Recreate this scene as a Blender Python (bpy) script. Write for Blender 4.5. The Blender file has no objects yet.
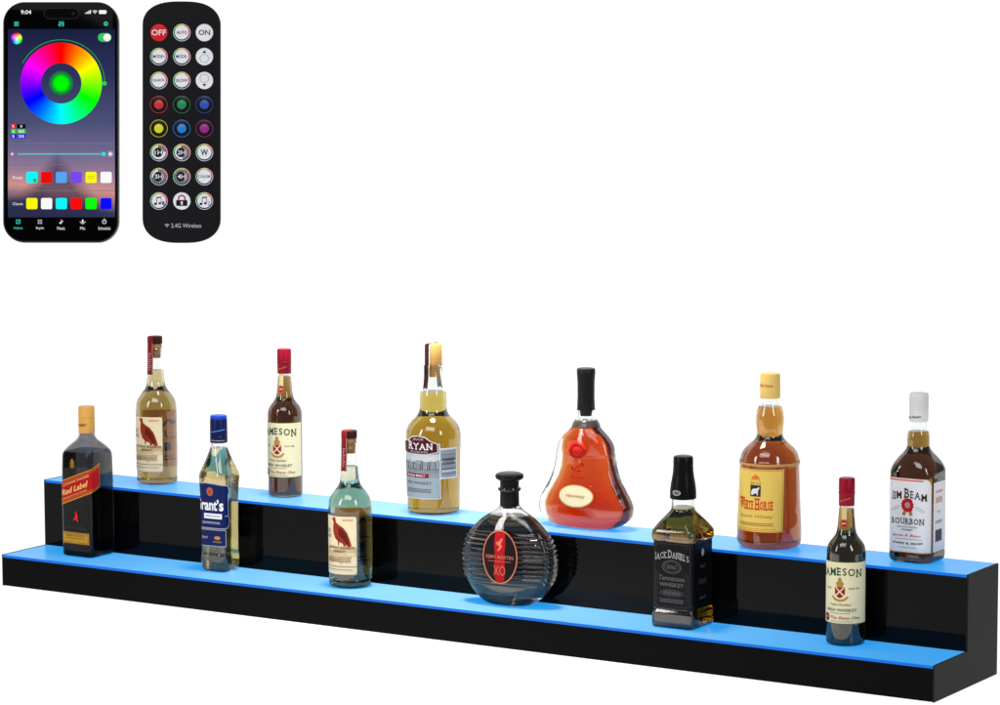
import bpy, bmesh, math, random
from mathutils import Vector, Matrix, geometry

random.seed(4)
sc = bpy.context.scene
COL = sc.collection
R = math.radians

# ------------------------------------------------------------------ camera
CAM = Vector((3.78616, -4.4046, 1.09007))
YAW, PITCH, ROLL = -0.55728, -0.11724, -0.00263
fwd = Vector((math.sin(YAW) * math.cos(PITCH), math.cos(YAW) * math.cos(PITCH), math.sin(PITCH)))
r0 = Vector((math.cos(YAW), -math.sin(YAW), 0))
u0 = r0.cross(fwd)
rt = math.cos(ROLL) * r0 + math.sin(ROLL) * u0
up = -math.sin(ROLL) * r0 + math.cos(ROLL) * u0
cd = bpy.data.cameras.new('camera')
cam = bpy.data.objects.new('camera', cd)
COL.objects.link(cam)
m = Matrix((rt, up, -fwd)).transposed().to_4x4()
m.translation = CAM
cam.matrix_world = m
cd.sensor_width = 36
cd.lens = 36 * 3.28575
cd.clip_start = 0.05
cd.clip_end = 100
sc.camera = cam

# ------------------------------------------------------------------ world, lamps, exposure
w = bpy.data.worlds.new('World')
sc.world = w
w.use_nodes = True
bg = w.node_tree.nodes['Background']
bg.inputs[0].default_value = (1, 1, 1, 1)
bg.inputs[1].default_value = 0.16


def area(name, loc, target, sx, sy, power, color=(1, 1, 1)):
    l = bpy.data.lights.new(name, 'AREA')
    l.shape = 'RECTANGLE'
    l.size, l.size_y, l.energy, l.color = sx, sy, power, color
    o = bpy.data.objects.new(name, l)
    COL.objects.link(o)
    o.location = loc
    o.rotation_euler = (Vector(target) - Vector(loc)).to_track_quat('-Z', 'Y').to_euler()
    return o


CEN = Vector((0.9, 0.1, 0.2))
area('softbox', CEN + Vector((-1.3, -2.6, 1.1)), CEN, 0.4, 1.7, 24)
area('softbox', CEN + Vector((2.9, -1.2, 1.2)), CEN, 0.4, 1.6, 22)
area('softbox', CEN + Vector((.5, -2.0, 2.3)), CEN, 2.0, 1.1, 26)
top = area('softbox', (0.85, 0.05, 1.9), (0.85, 0.1, 0), 0.4, 0.3, 8)  # overhead lamp added to brighten the middle of the blue tops
top.data.spread = R(50)

sc.view_settings.view_transform = 'Standard'
sc.view_settings.look = 'None'
sc.view_settings.exposure = 0
sc.view_settings.gamma = 1
cy = sc.cycles
cy.max_bounces = 26
cy.transmission_bounces = 24
cy.glossy_bounces = 8
cy.diffuse_bounces = 4
cy.transparent_max_bounces = 16
cy.use_denoising = True
cy.sample_clamp_indirect = 6
sc.render.film_transparent = False


# ------------------------------------------------------------------ materials
def lin(c):
    return tuple(((x / 255) / 12.92 if x <= 10 else ((x / 255 + 0.055) / 1.055) ** 2.4) for x in c)


MATS = {}


def mat(name, rgb=(128, 128, 128), rough=0.5, metal=0.0, spec=0.5, emit=0.0, emit_rgb=None, trans=0.0, ior=1.45, coat=0.0, vary=0.0):
    if name in MATS:
        return MATS[name]
    M = bpy.data.materials.new(name)
    M.use_nodes = True
    nt = M.node_tree
    if len(rgb) != 3:
        raise RuntimeError('no colour yet for ' + name)
    b = nt.nodes['Principled BSDF']
    c = lin(rgb)
    b.inputs['Base Color'].default_value = (*c, 1)
    b.inputs['Roughness'].default_value = rough
    b.inputs['Metallic'].default_value = metal
    b.inputs['Specular IOR Level'].default_value = spec
    b.inputs['IOR'].default_value = ior
    b.inputs['Transmission Weight'].default_value = trans
    b.inputs['Coat Weight'].default_value = coat
    b.inputs['Coat Roughness'].default_value = 0.08
    if emit:
        b.inputs['Emission Color'].default_value = (*lin(emit_rgb or rgb), 1)
        b.inputs['Emission Strength'].default_value = emit
    if vary:
        n = nt.nodes.new('ShaderNodeTexNoise')
        n.inputs['Scale'].default_value = 90
        n.inputs['Detail'].default_value = 5
        tc = nt.nodes.new('ShaderNodeTexCoord')
        nt.links.new(tc.outputs['Object'], n.inputs['Vector'])
        mr = nt.nodes.new('ShaderNodeMapRange')
        mr.inputs['From Min'].default_value = 0.3
        mr.inputs['From Max'].default_value = 0.7
        mr.inputs['To Min'].default_value = max(0, rough - vary)
        mr.inputs['To Max'].default_value = rough + vary
        nt.links.new(n.outputs[0], mr.inputs['Value'])
        nt.links.new(mr.outputs[0], b.inputs['Roughness'])
    MATS[name] = M
    return M


def liquid_mat(name, rgb, depth=0.065, ior=1.36):
    """clear spirit whose colour comes from absorption along the path"""
    if name in MATS:
        return MATS[name]
    M = mat(name, (255, 255, 255), 0.0, trans=1.0, ior=ior, spec=.06)
    t = lin(rgb)
    s = [-math.log(max(x, 0.0003)) / depth for x in t]
    d = max(s)
    v = M.node_tree.nodes.new('ShaderNodeVolumeAbsorption')
    v.inputs['Density'].default_value = d
    v.inputs['Color'].default_value = (*[max(0, 1 - x / d) for x in s], 1)
    M.node_tree.links.new(v.outputs[0], M.node_tree.nodes['Material Output'].inputs['Volume'])
    return M


def translucent(name, rgb, k=.75):
    M = mat(name, rgb, .6, spec=.1)
    nt = M.node_tree
    b = nt.nodes['Principled BSDF']
    tr = nt.nodes.new('ShaderNodeBsdfTranslucent')
    tr.inputs[0].default_value = (*lin(rgb), 1)
    mx = nt.nodes.new('ShaderNodeMixShader')
    mx.inputs[0].default_value = k
    nt.links.new(b.outputs[0], mx.inputs[1])
    nt.links.new(tr.outputs[0], mx.inputs[2])
    nt.links.new(mx.outputs[0], nt.nodes['Material Output'].inputs[0])
    return M


def glow(name, rgb, s=1.0):
    """a lit screen pixel colour"""
    return mat(name, (4, 4, 4), 0.15, spec=0.2, emit=s, emit_rgb=rgb)


GLASS = mat('clear_glass', (250, 252, 251), 0.0, trans=1.0, ior=1.5, spec=.22)
PAPER = (226, 220, 196)


# ------------------------------------------------------------------ object helpers
def thing(name, label, cat, loc=(0, 0, 0), rz=0, group=None):
    o = bpy.data.objects.new(name, None)
    o.empty_display_size = 0.02
    COL.objects.link(o)
    o.location = loc
    o.rotation_euler = (0, 0, rz)
    o['label'] = label
    o['category'] = cat
    if group:
        o['group'] = group
    return o


def link(name, bm, mats, parent=None, smooth=35, label=None):
    me = bpy.data.meshes.new(name)
    bm.to_mesh(me)
    bm.free()
    for x in (mats if isinstance(mats, (list, tuple)) else [mats]):
        me.materials.append(x)
    o = bpy.data.objects.new(name, me)
    COL.objects.link(o)
    if parent:
        o.parent = parent
    if smooth:
        me.polygons.foreach_set('use_smooth', [True] * len(me.polygons))
        me.set_sharp_from_angle(angle=R(smooth))
    if label:
        o['label'] = label
    return o


def copy_tree(o, parent=None):
    c = o.copy()
    COL.objects.link(c)
    if parent:
        c.parent = parent
    for ch in [k for k in list(o.children)]:
        copy_tree(ch, c)
    return c


def box(bm, x0, x1, y0, y1, z0, z1, bevel=0.0, mi=0):
    r = bmesh.ops.create_cube(bm, size=1)
    for v in r['verts']:
        v.co = Vector((x0 + (v.co.x + .5) * (x1 - x0), y0 + (v.co.y + .5) * (y1 - y0), z0 + (v.co.z + .5) * (z1 - z0)))
    es = list({e for v in r['verts'] for e in v.link_edges})
    fs = list({f for v in r['verts'] for f in v.link_faces})
    for f in fs:
        f.material_index = mi
    if bevel:
        bmesh.ops.bevel(bm, geom=es, offset=bevel, segments=2, affect='EDGES', profile=0.5)


# ------------------------------------------------------------------ lofted bottle sections (millimetres)
def pchip(xs, ys):
    n = len(xs)
    h = [xs[i + 1] - xs[i] for i in range(n - 1)]
    d = [(ys[i + 1] - ys[i]) / h[i] for i in range(n - 1)]
    mm = [0] * n
    mm[0], mm[-1] = d[0], d[-1]
    for i in range(1, n - 1):
        if d[i - 1] * d[i] > 0:
            w1, w2 = 2 * h[i] + h[i - 1], h[i] + 2 * h[i - 1]
            mm[i] = (w1 + w2) / (w1 / d[i - 1] + w2 / d[i])

    def f(x):
        if x <= xs[0]: return ys[0]
        if x >= xs[-1]: return ys[-1]
        i = max(k for k in range(n - 1) if xs[k] <= x)
        t = (x - xs[i]) / h[i]
        a, b2 = (1 + 2 * t) * (1 - t) ** 2, t * (1 - t) ** 2
        c, e = t * t * (3 - 2 * t), t * t * (t - 1)
        return a * ys[i] + b2 * h[i] * mm[i] + c * ys[i + 1] + e * h[i] * mm[i + 1]
    return f


class Prof:
    """hx(z), hy(z), corner(z); corner < 0 means an ellipse. sway = slant of the axis in x"""

    def __init__(s, pts, kind='round', ripple=None):
        s.kind = kind
        P = [(p[0], p[1], p[1], p[1]) if len(p) == 2 else ((p[0], p[1], p[1], p[2]) if len(p) == 3 else p) for p in pts]
        s.z = [p[0] for p in P]
        s.fx, s.fy, s.fc = [pchip(s.z, [p[k] for p in P]) for k in (1, 2, 3)]
        s.ripple = ripple
        s.dx = 0.0

    def at(s, z):
        hx, hy, c = s.fx(z), s.fy(z), s.fc(z)
        if s.ripple:
            a, z0, z1, n = s.ripple
            if z0 < z < z1:
                t = (z - z0) / (z1 - z0)
                k = a * abs(math.sin(t * n * math.pi)) * min(1, 8 * t, 8 * (1 - t))
                hx, hy = hx + k, hy + k * .8
        return hx, hy, min(c, hx - .01, hy - .01)

    def ring(s, z, off=0.0, n=18):
        rip = s.ripple
        if off: s.ripple = None          # the inside wall is smooth
        hx, hy, c = s.at(z)
        s.ripple = rip
        hx, hy, c = max(.5, hx - off), max(.5, hy - off), max(.4, c - off)
        out = []
        if s.kind == 'oval':
            N = n * 4
            sh = s.dx * max(0, min(1, (170 - z) / 70)) if off else 0
            for i in range(N):
                a = 2 * math.pi * i / N
                ca, sa = math.cos(a), math.sin(a)
                e = 0.86
                out.append((sh + hx * math.copysign(abs(ca) ** e, ca), hy * math.copysign(abs(sa) ** e, sa)))
            return out
        c = min(c, hx - .01, hy - .01)
        for q in range(4):
            sx, sy = ((1, 1), (-1, 1), (-1, -1), (1, -1))[q]
            for i in range(n):
                a = math.pi / 2 * (q + i / (n - 1))
                out.append((sx * (hx - c) + c * math.cos(a), sy * (hy - c) + c * math.sin(a)))
        return out

    def levels(s, z0, z1, step):
        L = set([round(z0, 3), round(z1, 3)])
        for z in s.z:
            if z0 < z < z1:
                L.add(round(z, 3))
        k = int((z1 - z0) / step) + 1
        for i in range(1, k):
            L.add(round(z0 + (z1 - z0) * i / k, 3))
        return sorted(L)

    # label mapping: arc length u round the section from the middle of the front, height v
    def wrap(s, u, v, off):
        hx, hy, c = s.at(v)
        if s.kind == 'oval':
            t = max(-.97, min(.97, u / hx))
            y = hy * (1 - abs(t) ** 2.1) ** .5
            return Vector((u, -y - off, v))
        sg = 1 if u >= 0 else -1
        a = abs(u)
        seg = hx - c
        if a <= seg:
            x, y, nx, ny = a, -hy, 0, -1
        else:
            a -= seg
            al = c * math.pi / 2
            if a <= al:
                t = a / c
                nx, ny = math.sin(t), -math.cos(t)
                x, y = hx - c + c * nx, -(hy - c) + c * ny
            else:
                a -= al
                if a <= 2 * (hy - c):
                    x, y, nx, ny = hx, -(hy - c) + a, 1, 0
                else:
                    a -= 2 * (hy - c)
                    if a <= al:
                        t = a / c
                        nx, ny = math.cos(t), math.sin(t)
                        x, y = hx - c + c * nx, hy - c + c * ny
                    else:
                        a -= al
                        x, y, nx, ny = hx - c - a, hy, 0, 1
        return Vector((sg * (x + nx * off), y + ny * off, v))

    def perim(s, v):
        hx, hy, c = s.at(v)
        return 4 * (hx - c) + 4 * (hy - c) + 2 * math.pi * c


def loft(bm, rings, cap0=True, cap1=True, S=.001):
    V = [[bm.verts.new((p[0] * S, p[1] * S, z * S)) for p in pts] for z, pts in rings]
    for a, b in zip(V, V[1:]):
        n = len(a)
        for i in range(n):
            j = (i + 1) % n
            try:
                bm.faces.new((a[i], a[j], b[j], b[i]))
            except ValueError:
                pass
    for flag, ring in ((cap0, V[0]), (cap1, V[-1])):
        if flag:
            c = Vector((0, 0, 0))
            for v in ring: c += v.co
            cv = bm.verts.new(c / len(ring))
            for i in range(len(ring)):
                bm.faces.new((ring[i], ring[(i + 1) % len(ring)], cv))
    bmesh.ops.remove_doubles(bm, verts=bm.verts, dist=1e-7)
    bmesh.ops.recalc_face_normals(bm, faces=bm.faces)


def solid(pr, z0=None, z1=None, step=3, off=0.0):
    bm = bmesh.new()
    z0 = pr.z[0] if z0 is None else z0
    z1 = pr.z[-1] if z1 is None else z1
    loft(bm, [(z, pr.ring(z, off)) for z in pr.levels(z0, z1, step)])
    return bm


def shell(pr, t, floor, step=3, top=None):
    """closed glass shell with an inner wall"""
    bm = bmesh.new()
    zt = pr.z[-1]
    outer = [(z, pr.ring(z)) for z in pr.levels(pr.z[0], zt, step)]
    ti = (lambda z: t) if not callable(t) else t
    inner = [(z, pr.ring(z, ti(z))) for z in pr.levels(floor + 4, zt, step)]
    inner = [(floor, pr.ring(floor + 4, ti(floor) + 5)), (floor + 1.2, pr.ring(floor + 4, ti(floor) + 1.6))] + inner
    loft(bm, outer + inner[::-1])
    return bm


def fill(pr, t, floor, level, step=3):
    bm = bmesh.new()
    ti = (lambda z: t) if not callable(t) else t
    e = .25
    inner = [(z, pr.ring(z, ti(z) - e)) for z in pr.levels(floor + 4, level, step)]
    inner = [(floor - e, pr.ring(floor + 4, ti(floor) + 5 - e)), (floor + 1.0, pr.ring(floor + 4, ti(floor) + 1.6 - e))] + inner
    loft(bm, inner)
    return bm


def lathe(pts, n=48, step=None):
    """(z, r) list in mm, straight segments"""
    bm = bmesh.new()
    loft(bm, [(z, [(r * math.cos(2 * math.pi * i / n), r * math.sin(2 * math.pi * i / n)) for i in range(n)]) for z, r in pts])
    return bm


# ------------------------------------------------------------------ flat printed artwork
TEXTS = {}


def glyphs(s, bold=0.0, shear=0.0):
    key = (s, bold, shear)
    if key not in TEXTS:
        c = bpy.data.curves.new('txt', 'FONT')
        c.body = s
        c.resolution_u = 3
        c.offset = bold
        c.shear = shear
        c.align_x = 'CENTER'
        o = bpy.data.objects.new('txt', c)
        COL.objects.link(o)
        dg = bpy.context.evaluated_depsgraph_get()
        me = o.evaluated_get(dg).to_mesh()
        vs = [(v.co.x, v.co.y) for v in me.vertices]
        fs = [tuple(p.vertices) for p in me.polygons]
        o.evaluated_get(dg).to_mesh_clear()
        bpy.data.objects.remove(o)
        bpy.data.curves.remove(c)
        TEXTS[key] = (vs, fs)
    return TEXTS[key]


class Flat:
    cl = 3.0
    def __init__(s, mapf, base=.3, gap=.13, du=2.6):
        s.map, s.base, s.gap, s.du = mapf, base, gap, du
        s.items = []

    def mi(s, M):
        if M not in s.mats: s.mats.append(M)
        return s.mats.index(M)

    def add(s, vs, fs, M, layer=0, fn=None):
        s.items.append((vs, fs, M, layer, fn))

    def build(s, vs, fs, M, layer, fn):
        t = bmesh.new()
        V = [t.verts.new((x, y, 0)) for x, y in vs]
        for f in fs:
            try:
                t.faces.new([V[i] for i in f])
            except ValueError:
                pass
        bmesh.ops.triangulate(t, faces=t.faces)
        for _ in range(7):
            L = [e for e in t.edges if abs(e.verts[0].co.x - e.verts[1].co.x) > s.du or abs(e.verts[0].co.y - e.verts[1].co.y) > 9 * s.du]
            if not L: break
            bmesh.ops.subdivide_edges(t, edges=L, cuts=1)
            bmesh.ops.triangulate(t, faces=t.faces)
        for f in t.faces:
            if f.normal.z < 0: f.normal_flip()
        k = s.mi(M)
        t.verts.index_update()
        nv = []
        for v in t.verts:
            u, q = v.co.x, v.co.y
            if fn: u, q = fn(u, q)
            nv.append(s.bm.verts.new(s.map(u, q, s.base + s.gap * layer) * .001))
        for f in t.faces:
            try:
                g = s.bm.faces.new([nv[v.index] for v in f.verts])
            except ValueError:
                continue
            g.material_index = k
        t.free()

    def poly(s, pts, M, layer=1, fn=None):
        s.add(pts, [tuple(range(len(pts)))], M, layer, fn)

    def rect(s, x0, x1, y0, y1, M, layer=0, fn=None):
        s.poly([(x0, y0), (x1, y0), (x1, y1), (x0, y1)], M, layer, fn)

    def rrect(s, x0, x1, y0, y1, r, M, layer=0, fn=None, n=6):
        s.poly(rrect_pts(x0, x1, y0, y1, r, n), M, layer, fn)

    def ell(s, cx, cy, rx, ry, M, layer=1, n=36, fn=None):
        s.poly([(cx + rx * math.cos(2 * math.pi * i / n), cy + ry * math.sin(2 * math.pi * i / n)) for i in range(n)], M, layer, fn)

    def ring(s, cx, cy, r1, r2, M, layer=1, n=48, a0=0, a1=360, sy=1.0, fn=None):
        vs, fs = [], []
        for i in range(n + 1):
            a = R(a0 + (a1 - a0) * i / n)
            for r in (r1, r2):
                vs.append((cx + r * math.cos(a), cy + r * sy * math.sin(a)))
        for i in range(n):
            fs.append((2 * i, 2 * i + 1, 2 * i + 3, 2 * i + 2))
        s.add(vs, fs, M, layer, fn)

    def frame(s, x0, x1, y0, y1, t, M, layer=1, fn=None):
        s.rect(x0, x1, y0, y0 + t, M, layer, fn)
        s.rect(x0, x1, y1 - t, y1, M, layer, fn)
        s.rect(x0, x0 + t, y0 + t, y1 - t, M, layer, fn)
        s.rect(x1 - t, x1, y0 + t, y1 - t, M, layer, fn)

    def text(s, txt, cx, cy, wd, ht, M, layer=2, bold=.012, shear=0, fn=None, arc=0):
        vs, fs = glyphs(txt, bold, shear)
        x0, x1 = min(v[0] for v in vs), max(v[0] for v in vs)
        y0, y1 = min(v[1] for v in vs), max(v[1] for v in vs)
        out = []
        for x, y in vs:
            X = ((x - x0) / (x1 - x0) - .5)
            Y = ((y - y0) / (y1 - y0) - .5) * ht
            out.append((cx + X * wd, cy + Y - arc * (2 * X) ** 2))
        s.add(out, fs, M, layer, fn)

    SER = {'A': 'bl br', 'M': 'bl br', 'E': 'bl tl', 'N': 'bl tl tr', 'R': 'bl tl br', 'Y': 'bm tl tr', 'I': 'bm tm', 'B': 'bl tl', 'U': 'tl tr',
           'K': 'bl tl br tr', 'D': 'bl tl', 'L': 'bl tl', 'W': 'tl tm tr', 'H': 'bl br tl tr', 'T': 'bm'}

    def serif(s, txt, cx, cy, wd, ht, M, layer=3, arc=0, big=1.28, bold=.016, fn=None):
        """small capitals with slab serifs, larger first letters"""
        x, let, first = 0, [], True
        for ch in txt:
            if ch == ' ':
                x += .34 * ht
                first = True
                continue
            vs, fs = glyphs(ch, bold)
            x0, x1 = min(v[0] for v in vs), max(v[0] for v in vs)
            y0, y1 = min(v[1] for v in vs), max(v[1] for v in vs)
            h = ht * (big if first else 1)
            if ch == '’':
                let.append((ch, x, .16 * ht, .3 * ht, .7 * ht, vs, fs, x0, x1, y0, y1))
                x += .26 * ht
            else:
                w_ = h * (x1 - x0) / (y1 - y0) * .92
                let.append((ch, x, w_, h, 0, vs, fs, x0, x1, y0, y1))
                x += w_ + .21 * ht
            first = False
        tot = x - .21 * ht
        k = wd / tot
        for ch, lx, lw, h, dy, vs, fs, x0, x1, y0, y1 in let:
            X0 = cx + (lx - tot / 2) * k
            ac = arc * (2 * (lx + lw / 2) / tot - 1) ** 2
            s.add([(X0 + (v[0] - x0) / (x1 - x0) * lw * k, cy - ht / 2 - ac + dy + (v[1] - y0) / (y1 - y0) * h) for v in vs], fs, M, layer, fn)
            for q in s.SER.get(ch, '').split():
                px = {'l': .13, 'r': .87, 'm': .5}[q[1]]
                if ch in 'AYW' or (ch == 'T'): px = {'l': .06, 'r': .94, 'm': .5}[q[1]]
                sx, th = .17 * h * min(1, max(.8, k)), .075 * h
                yy = cy - ht / 2 - ac + (th * .5 if q[0] == 'b' else h - th * .5)
                s.rect(X0 + px * lw * k - sx, X0 + px * lw * k + sx, yy - th, yy + th, M, layer + .4, fn)

    def scribble(s, cx, cy, wd, ht, M, layer=2, n=1, seed=0, fn=None):
        """lines of fine print"""
        rg = random.Random(seed)
        for k in range(n):
            y = cy + (n - 1) * ht * .9 / 1 - 2 * k * ht * .9
            x = cx - wd / 2
            while x < cx + wd / 2 - .8:
                l = rg.uniform(1.2, 3.6)
                l = min(l, cx + wd / 2 - x)
                s.rect(x, x + l, y - ht / 2, y + ht / 2, M, layer, fn)
                x += l + rg.uniform(.5, .9)

    def mesh(s, items, name, parent, label):
        s.bm, s.mats = bmesh.new(), []
        for it in items: s.build(*it)
        return link(name, s.bm, s.mats, parent, smooth=30, label=label)

    def done(s, name, parent, label=None):
        """one mesh; lettering that stands well apart becomes a mesh of its own"""
        if name != 'lettering':
            return s.mesh(s.items, name, parent, label)
        bb = lambda it: [min(v[0] for v in it[0]), max(v[0] for v in it[0]), min(v[1] for v in it[0]), max(v[1] for v in it[0])]
        groups = []
        for it in s.items:
            b = bb(it)
            g = .10 * max(b[3] - b[2], 1) + s.cl
            hit = [G for G in groups if any(b[0] - g < c[1] and c[0] < b[1] + g and b[2] - g < c[3] and c[2] < b[3] + g for c in G[1])]
            new = ([it], [b])
            for G in hit:
                new = (G[0] + new[0], G[1] + new[1])
                groups.remove(G)
            groups.append(new)
        for G in groups:
            o = s.mesh(G[0], name, parent, label)
        return o


def rrect_pts(x0, x1, y0, y1, r, n=6):
    pts = []
    for (cx, cy, a) in ((x1 - r, y1 - r, 0), (x0 + r, y1 - r, 90), (x0 + r, y0 + r, 180), (x1 - r, y0 + r, 270)):
        for i in range(n + 1):
            t = R(a + 90 * i / n)
            pts.append((cx + r * math.cos(t), cy + r * math.sin(t)))
    return pts


# ------------------------------------------------------------------ setting: white seamless backdrop with added glow
W0 = 6.2             # metres from the camera to the leaning wall, along its view
hd = Vector((math.sin(YAW), math.cos(YAW), 0))
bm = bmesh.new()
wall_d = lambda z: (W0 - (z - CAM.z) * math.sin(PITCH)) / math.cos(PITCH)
prof = [(4.25, 0.0)]  # floor stops short so glass and riser reflect darker surroundings
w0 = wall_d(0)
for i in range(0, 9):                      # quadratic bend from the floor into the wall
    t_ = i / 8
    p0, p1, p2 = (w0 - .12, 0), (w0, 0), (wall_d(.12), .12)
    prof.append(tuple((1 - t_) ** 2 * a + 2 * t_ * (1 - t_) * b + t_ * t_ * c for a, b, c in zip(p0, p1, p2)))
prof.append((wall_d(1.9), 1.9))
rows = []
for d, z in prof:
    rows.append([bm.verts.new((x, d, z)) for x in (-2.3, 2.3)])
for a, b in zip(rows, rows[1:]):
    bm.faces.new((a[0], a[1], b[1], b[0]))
M = mat('white_added_glow', (150, 150, 150), 0.6, spec=0.0, emit=0.9, emit_rgb=(255, 255, 255))  # glow added so the backdrop stays pure white and hides contact shadows
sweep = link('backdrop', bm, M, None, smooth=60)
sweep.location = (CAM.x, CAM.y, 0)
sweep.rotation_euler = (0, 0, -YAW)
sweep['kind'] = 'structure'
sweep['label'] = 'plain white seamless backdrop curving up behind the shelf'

# ------------------------------------------------------------------ the lighted shelf
LEN, H1, H2, D1, D2 = 1.8, .05562, .17383, .11868, .11429
DT = D1 + D2
shelf = thing('display_shelf', 'long black two step bar shelf with glowing blue tops under the bottles', 'shelf')
BLK = mat('black_laminate', (10, 10, 10), 0.5, spec=0.045)
END = mat('black_laminate_lightened', (27, 27, 27), 0.5, spec=0.1)  # case black made lighter, painting in the stronger light on the ends
GLO = mat('black_gloss_panel', (5, 5, 6), 0.02, spec=0.12)
PT = .0045
bm = bmesh.new()
box(bm, .003, LEN - .003, .0006, D1 - .001, .0005, H1 - PT, .0006)
box(bm, .003, LEN - .003, D1 + .003, DT, .0005, H2 - PT, .0006)
link('case', bm, BLK, shelf, smooth=0)
bm = bmesh.new()
box(bm, .003, LEN - .003, D1, D1 + .003, H1 - .002, H2 - PT, .0003)
link('riser_panel', bm, GLO, shelf, smooth=0)
for x0, x1 in ((0, .003), (LEN - .003, LEN)):
    bm = bmesh.new()
    pts = [(0, 0), (DT, 0), (DT, H2 + .0005), (D1, H2 + .0005), (D1, H1 + .0005), (0, H1 + .0005)]
    f = bm.faces.new([bm.verts.new((x0, y, z)) for y, z in pts])
    r = bmesh.ops.extrude_face_region(bm, geom=[f])
    bmesh.ops.translate(bm, vec=(x1 - x0, 0, 0), verts=[v for v in r['geom'] if isinstance(v, bmesh.types.BMVert)])
    bmesh.ops.recalc_face_normals(bm, faces=bm.faces)
    bmesh.ops.bevel(bm, geom=[e for e in bm.edges if e.calc_face_angle(0) > 1], offset=.0005, segments=2, affect='EDGES', profile=.5)
    link('end_panel', bm, END, shelf, smooth=0)
LED = mat('blue_lit_acrylic', (92, 112, 100), 0.3, spec=0.05, emit=1.0, emit_rgb=(0, 146, 230))
EDGE = mat('blue_lit_acrylic_edge', (20, 50, 80), 0.3, spec=0.1, emit=1.0, emit_rgb=(0, 104, 216))
for y0, y1, h in ((.0, D1, H1), (D1, DT, H2)):
    bm = bmesh.new()
    box(bm, .003, LEN - .003, y0, y1, h - PT, h, .0)
    for f in bm.faces:
        f.material_index = 1 if f.normal.y < -.5 else 0
    link('light_panel', bm, [LED, EDGE], shelf, smooth=0)

# ------------------------------------------------------------------ bottles
BOT = {  # kind: x, y on the shelf
}
K = bpy.data


def stand(name, label, x, y, level, rz=0):
    return thing(name, label, 'bottle', (x, y, (H1 if level == 1 else H2) + .0003), R(rz), 'liquor bottles standing on the lit shelf')


def P_(name, rgb, **k):
    k.setdefault('rough', .45)
    k.setdefault('spec', .15)
    return mat(name, rgb, **k)


GOLD = P_('gold_foil', (190, 140, 50), rough=.3, metal=.6)
CREAM = P_('cream_paper', (232, 222, 182))
WHITE = P_('white_paper', (232, 232, 236))
BLACK = P_('black_ink', (14, 14, 15))
GREY = P_('grey_ink', (120, 118, 110))
RED = P_('red_ink', (190, 24, 24))
GREEN = P_('dark_green_ink', (14, 78, 52))
BROWN = P_('brown_ink', (88, 62, 40))
SILV = P_('silver_ink', (176, 178, 184))


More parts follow.
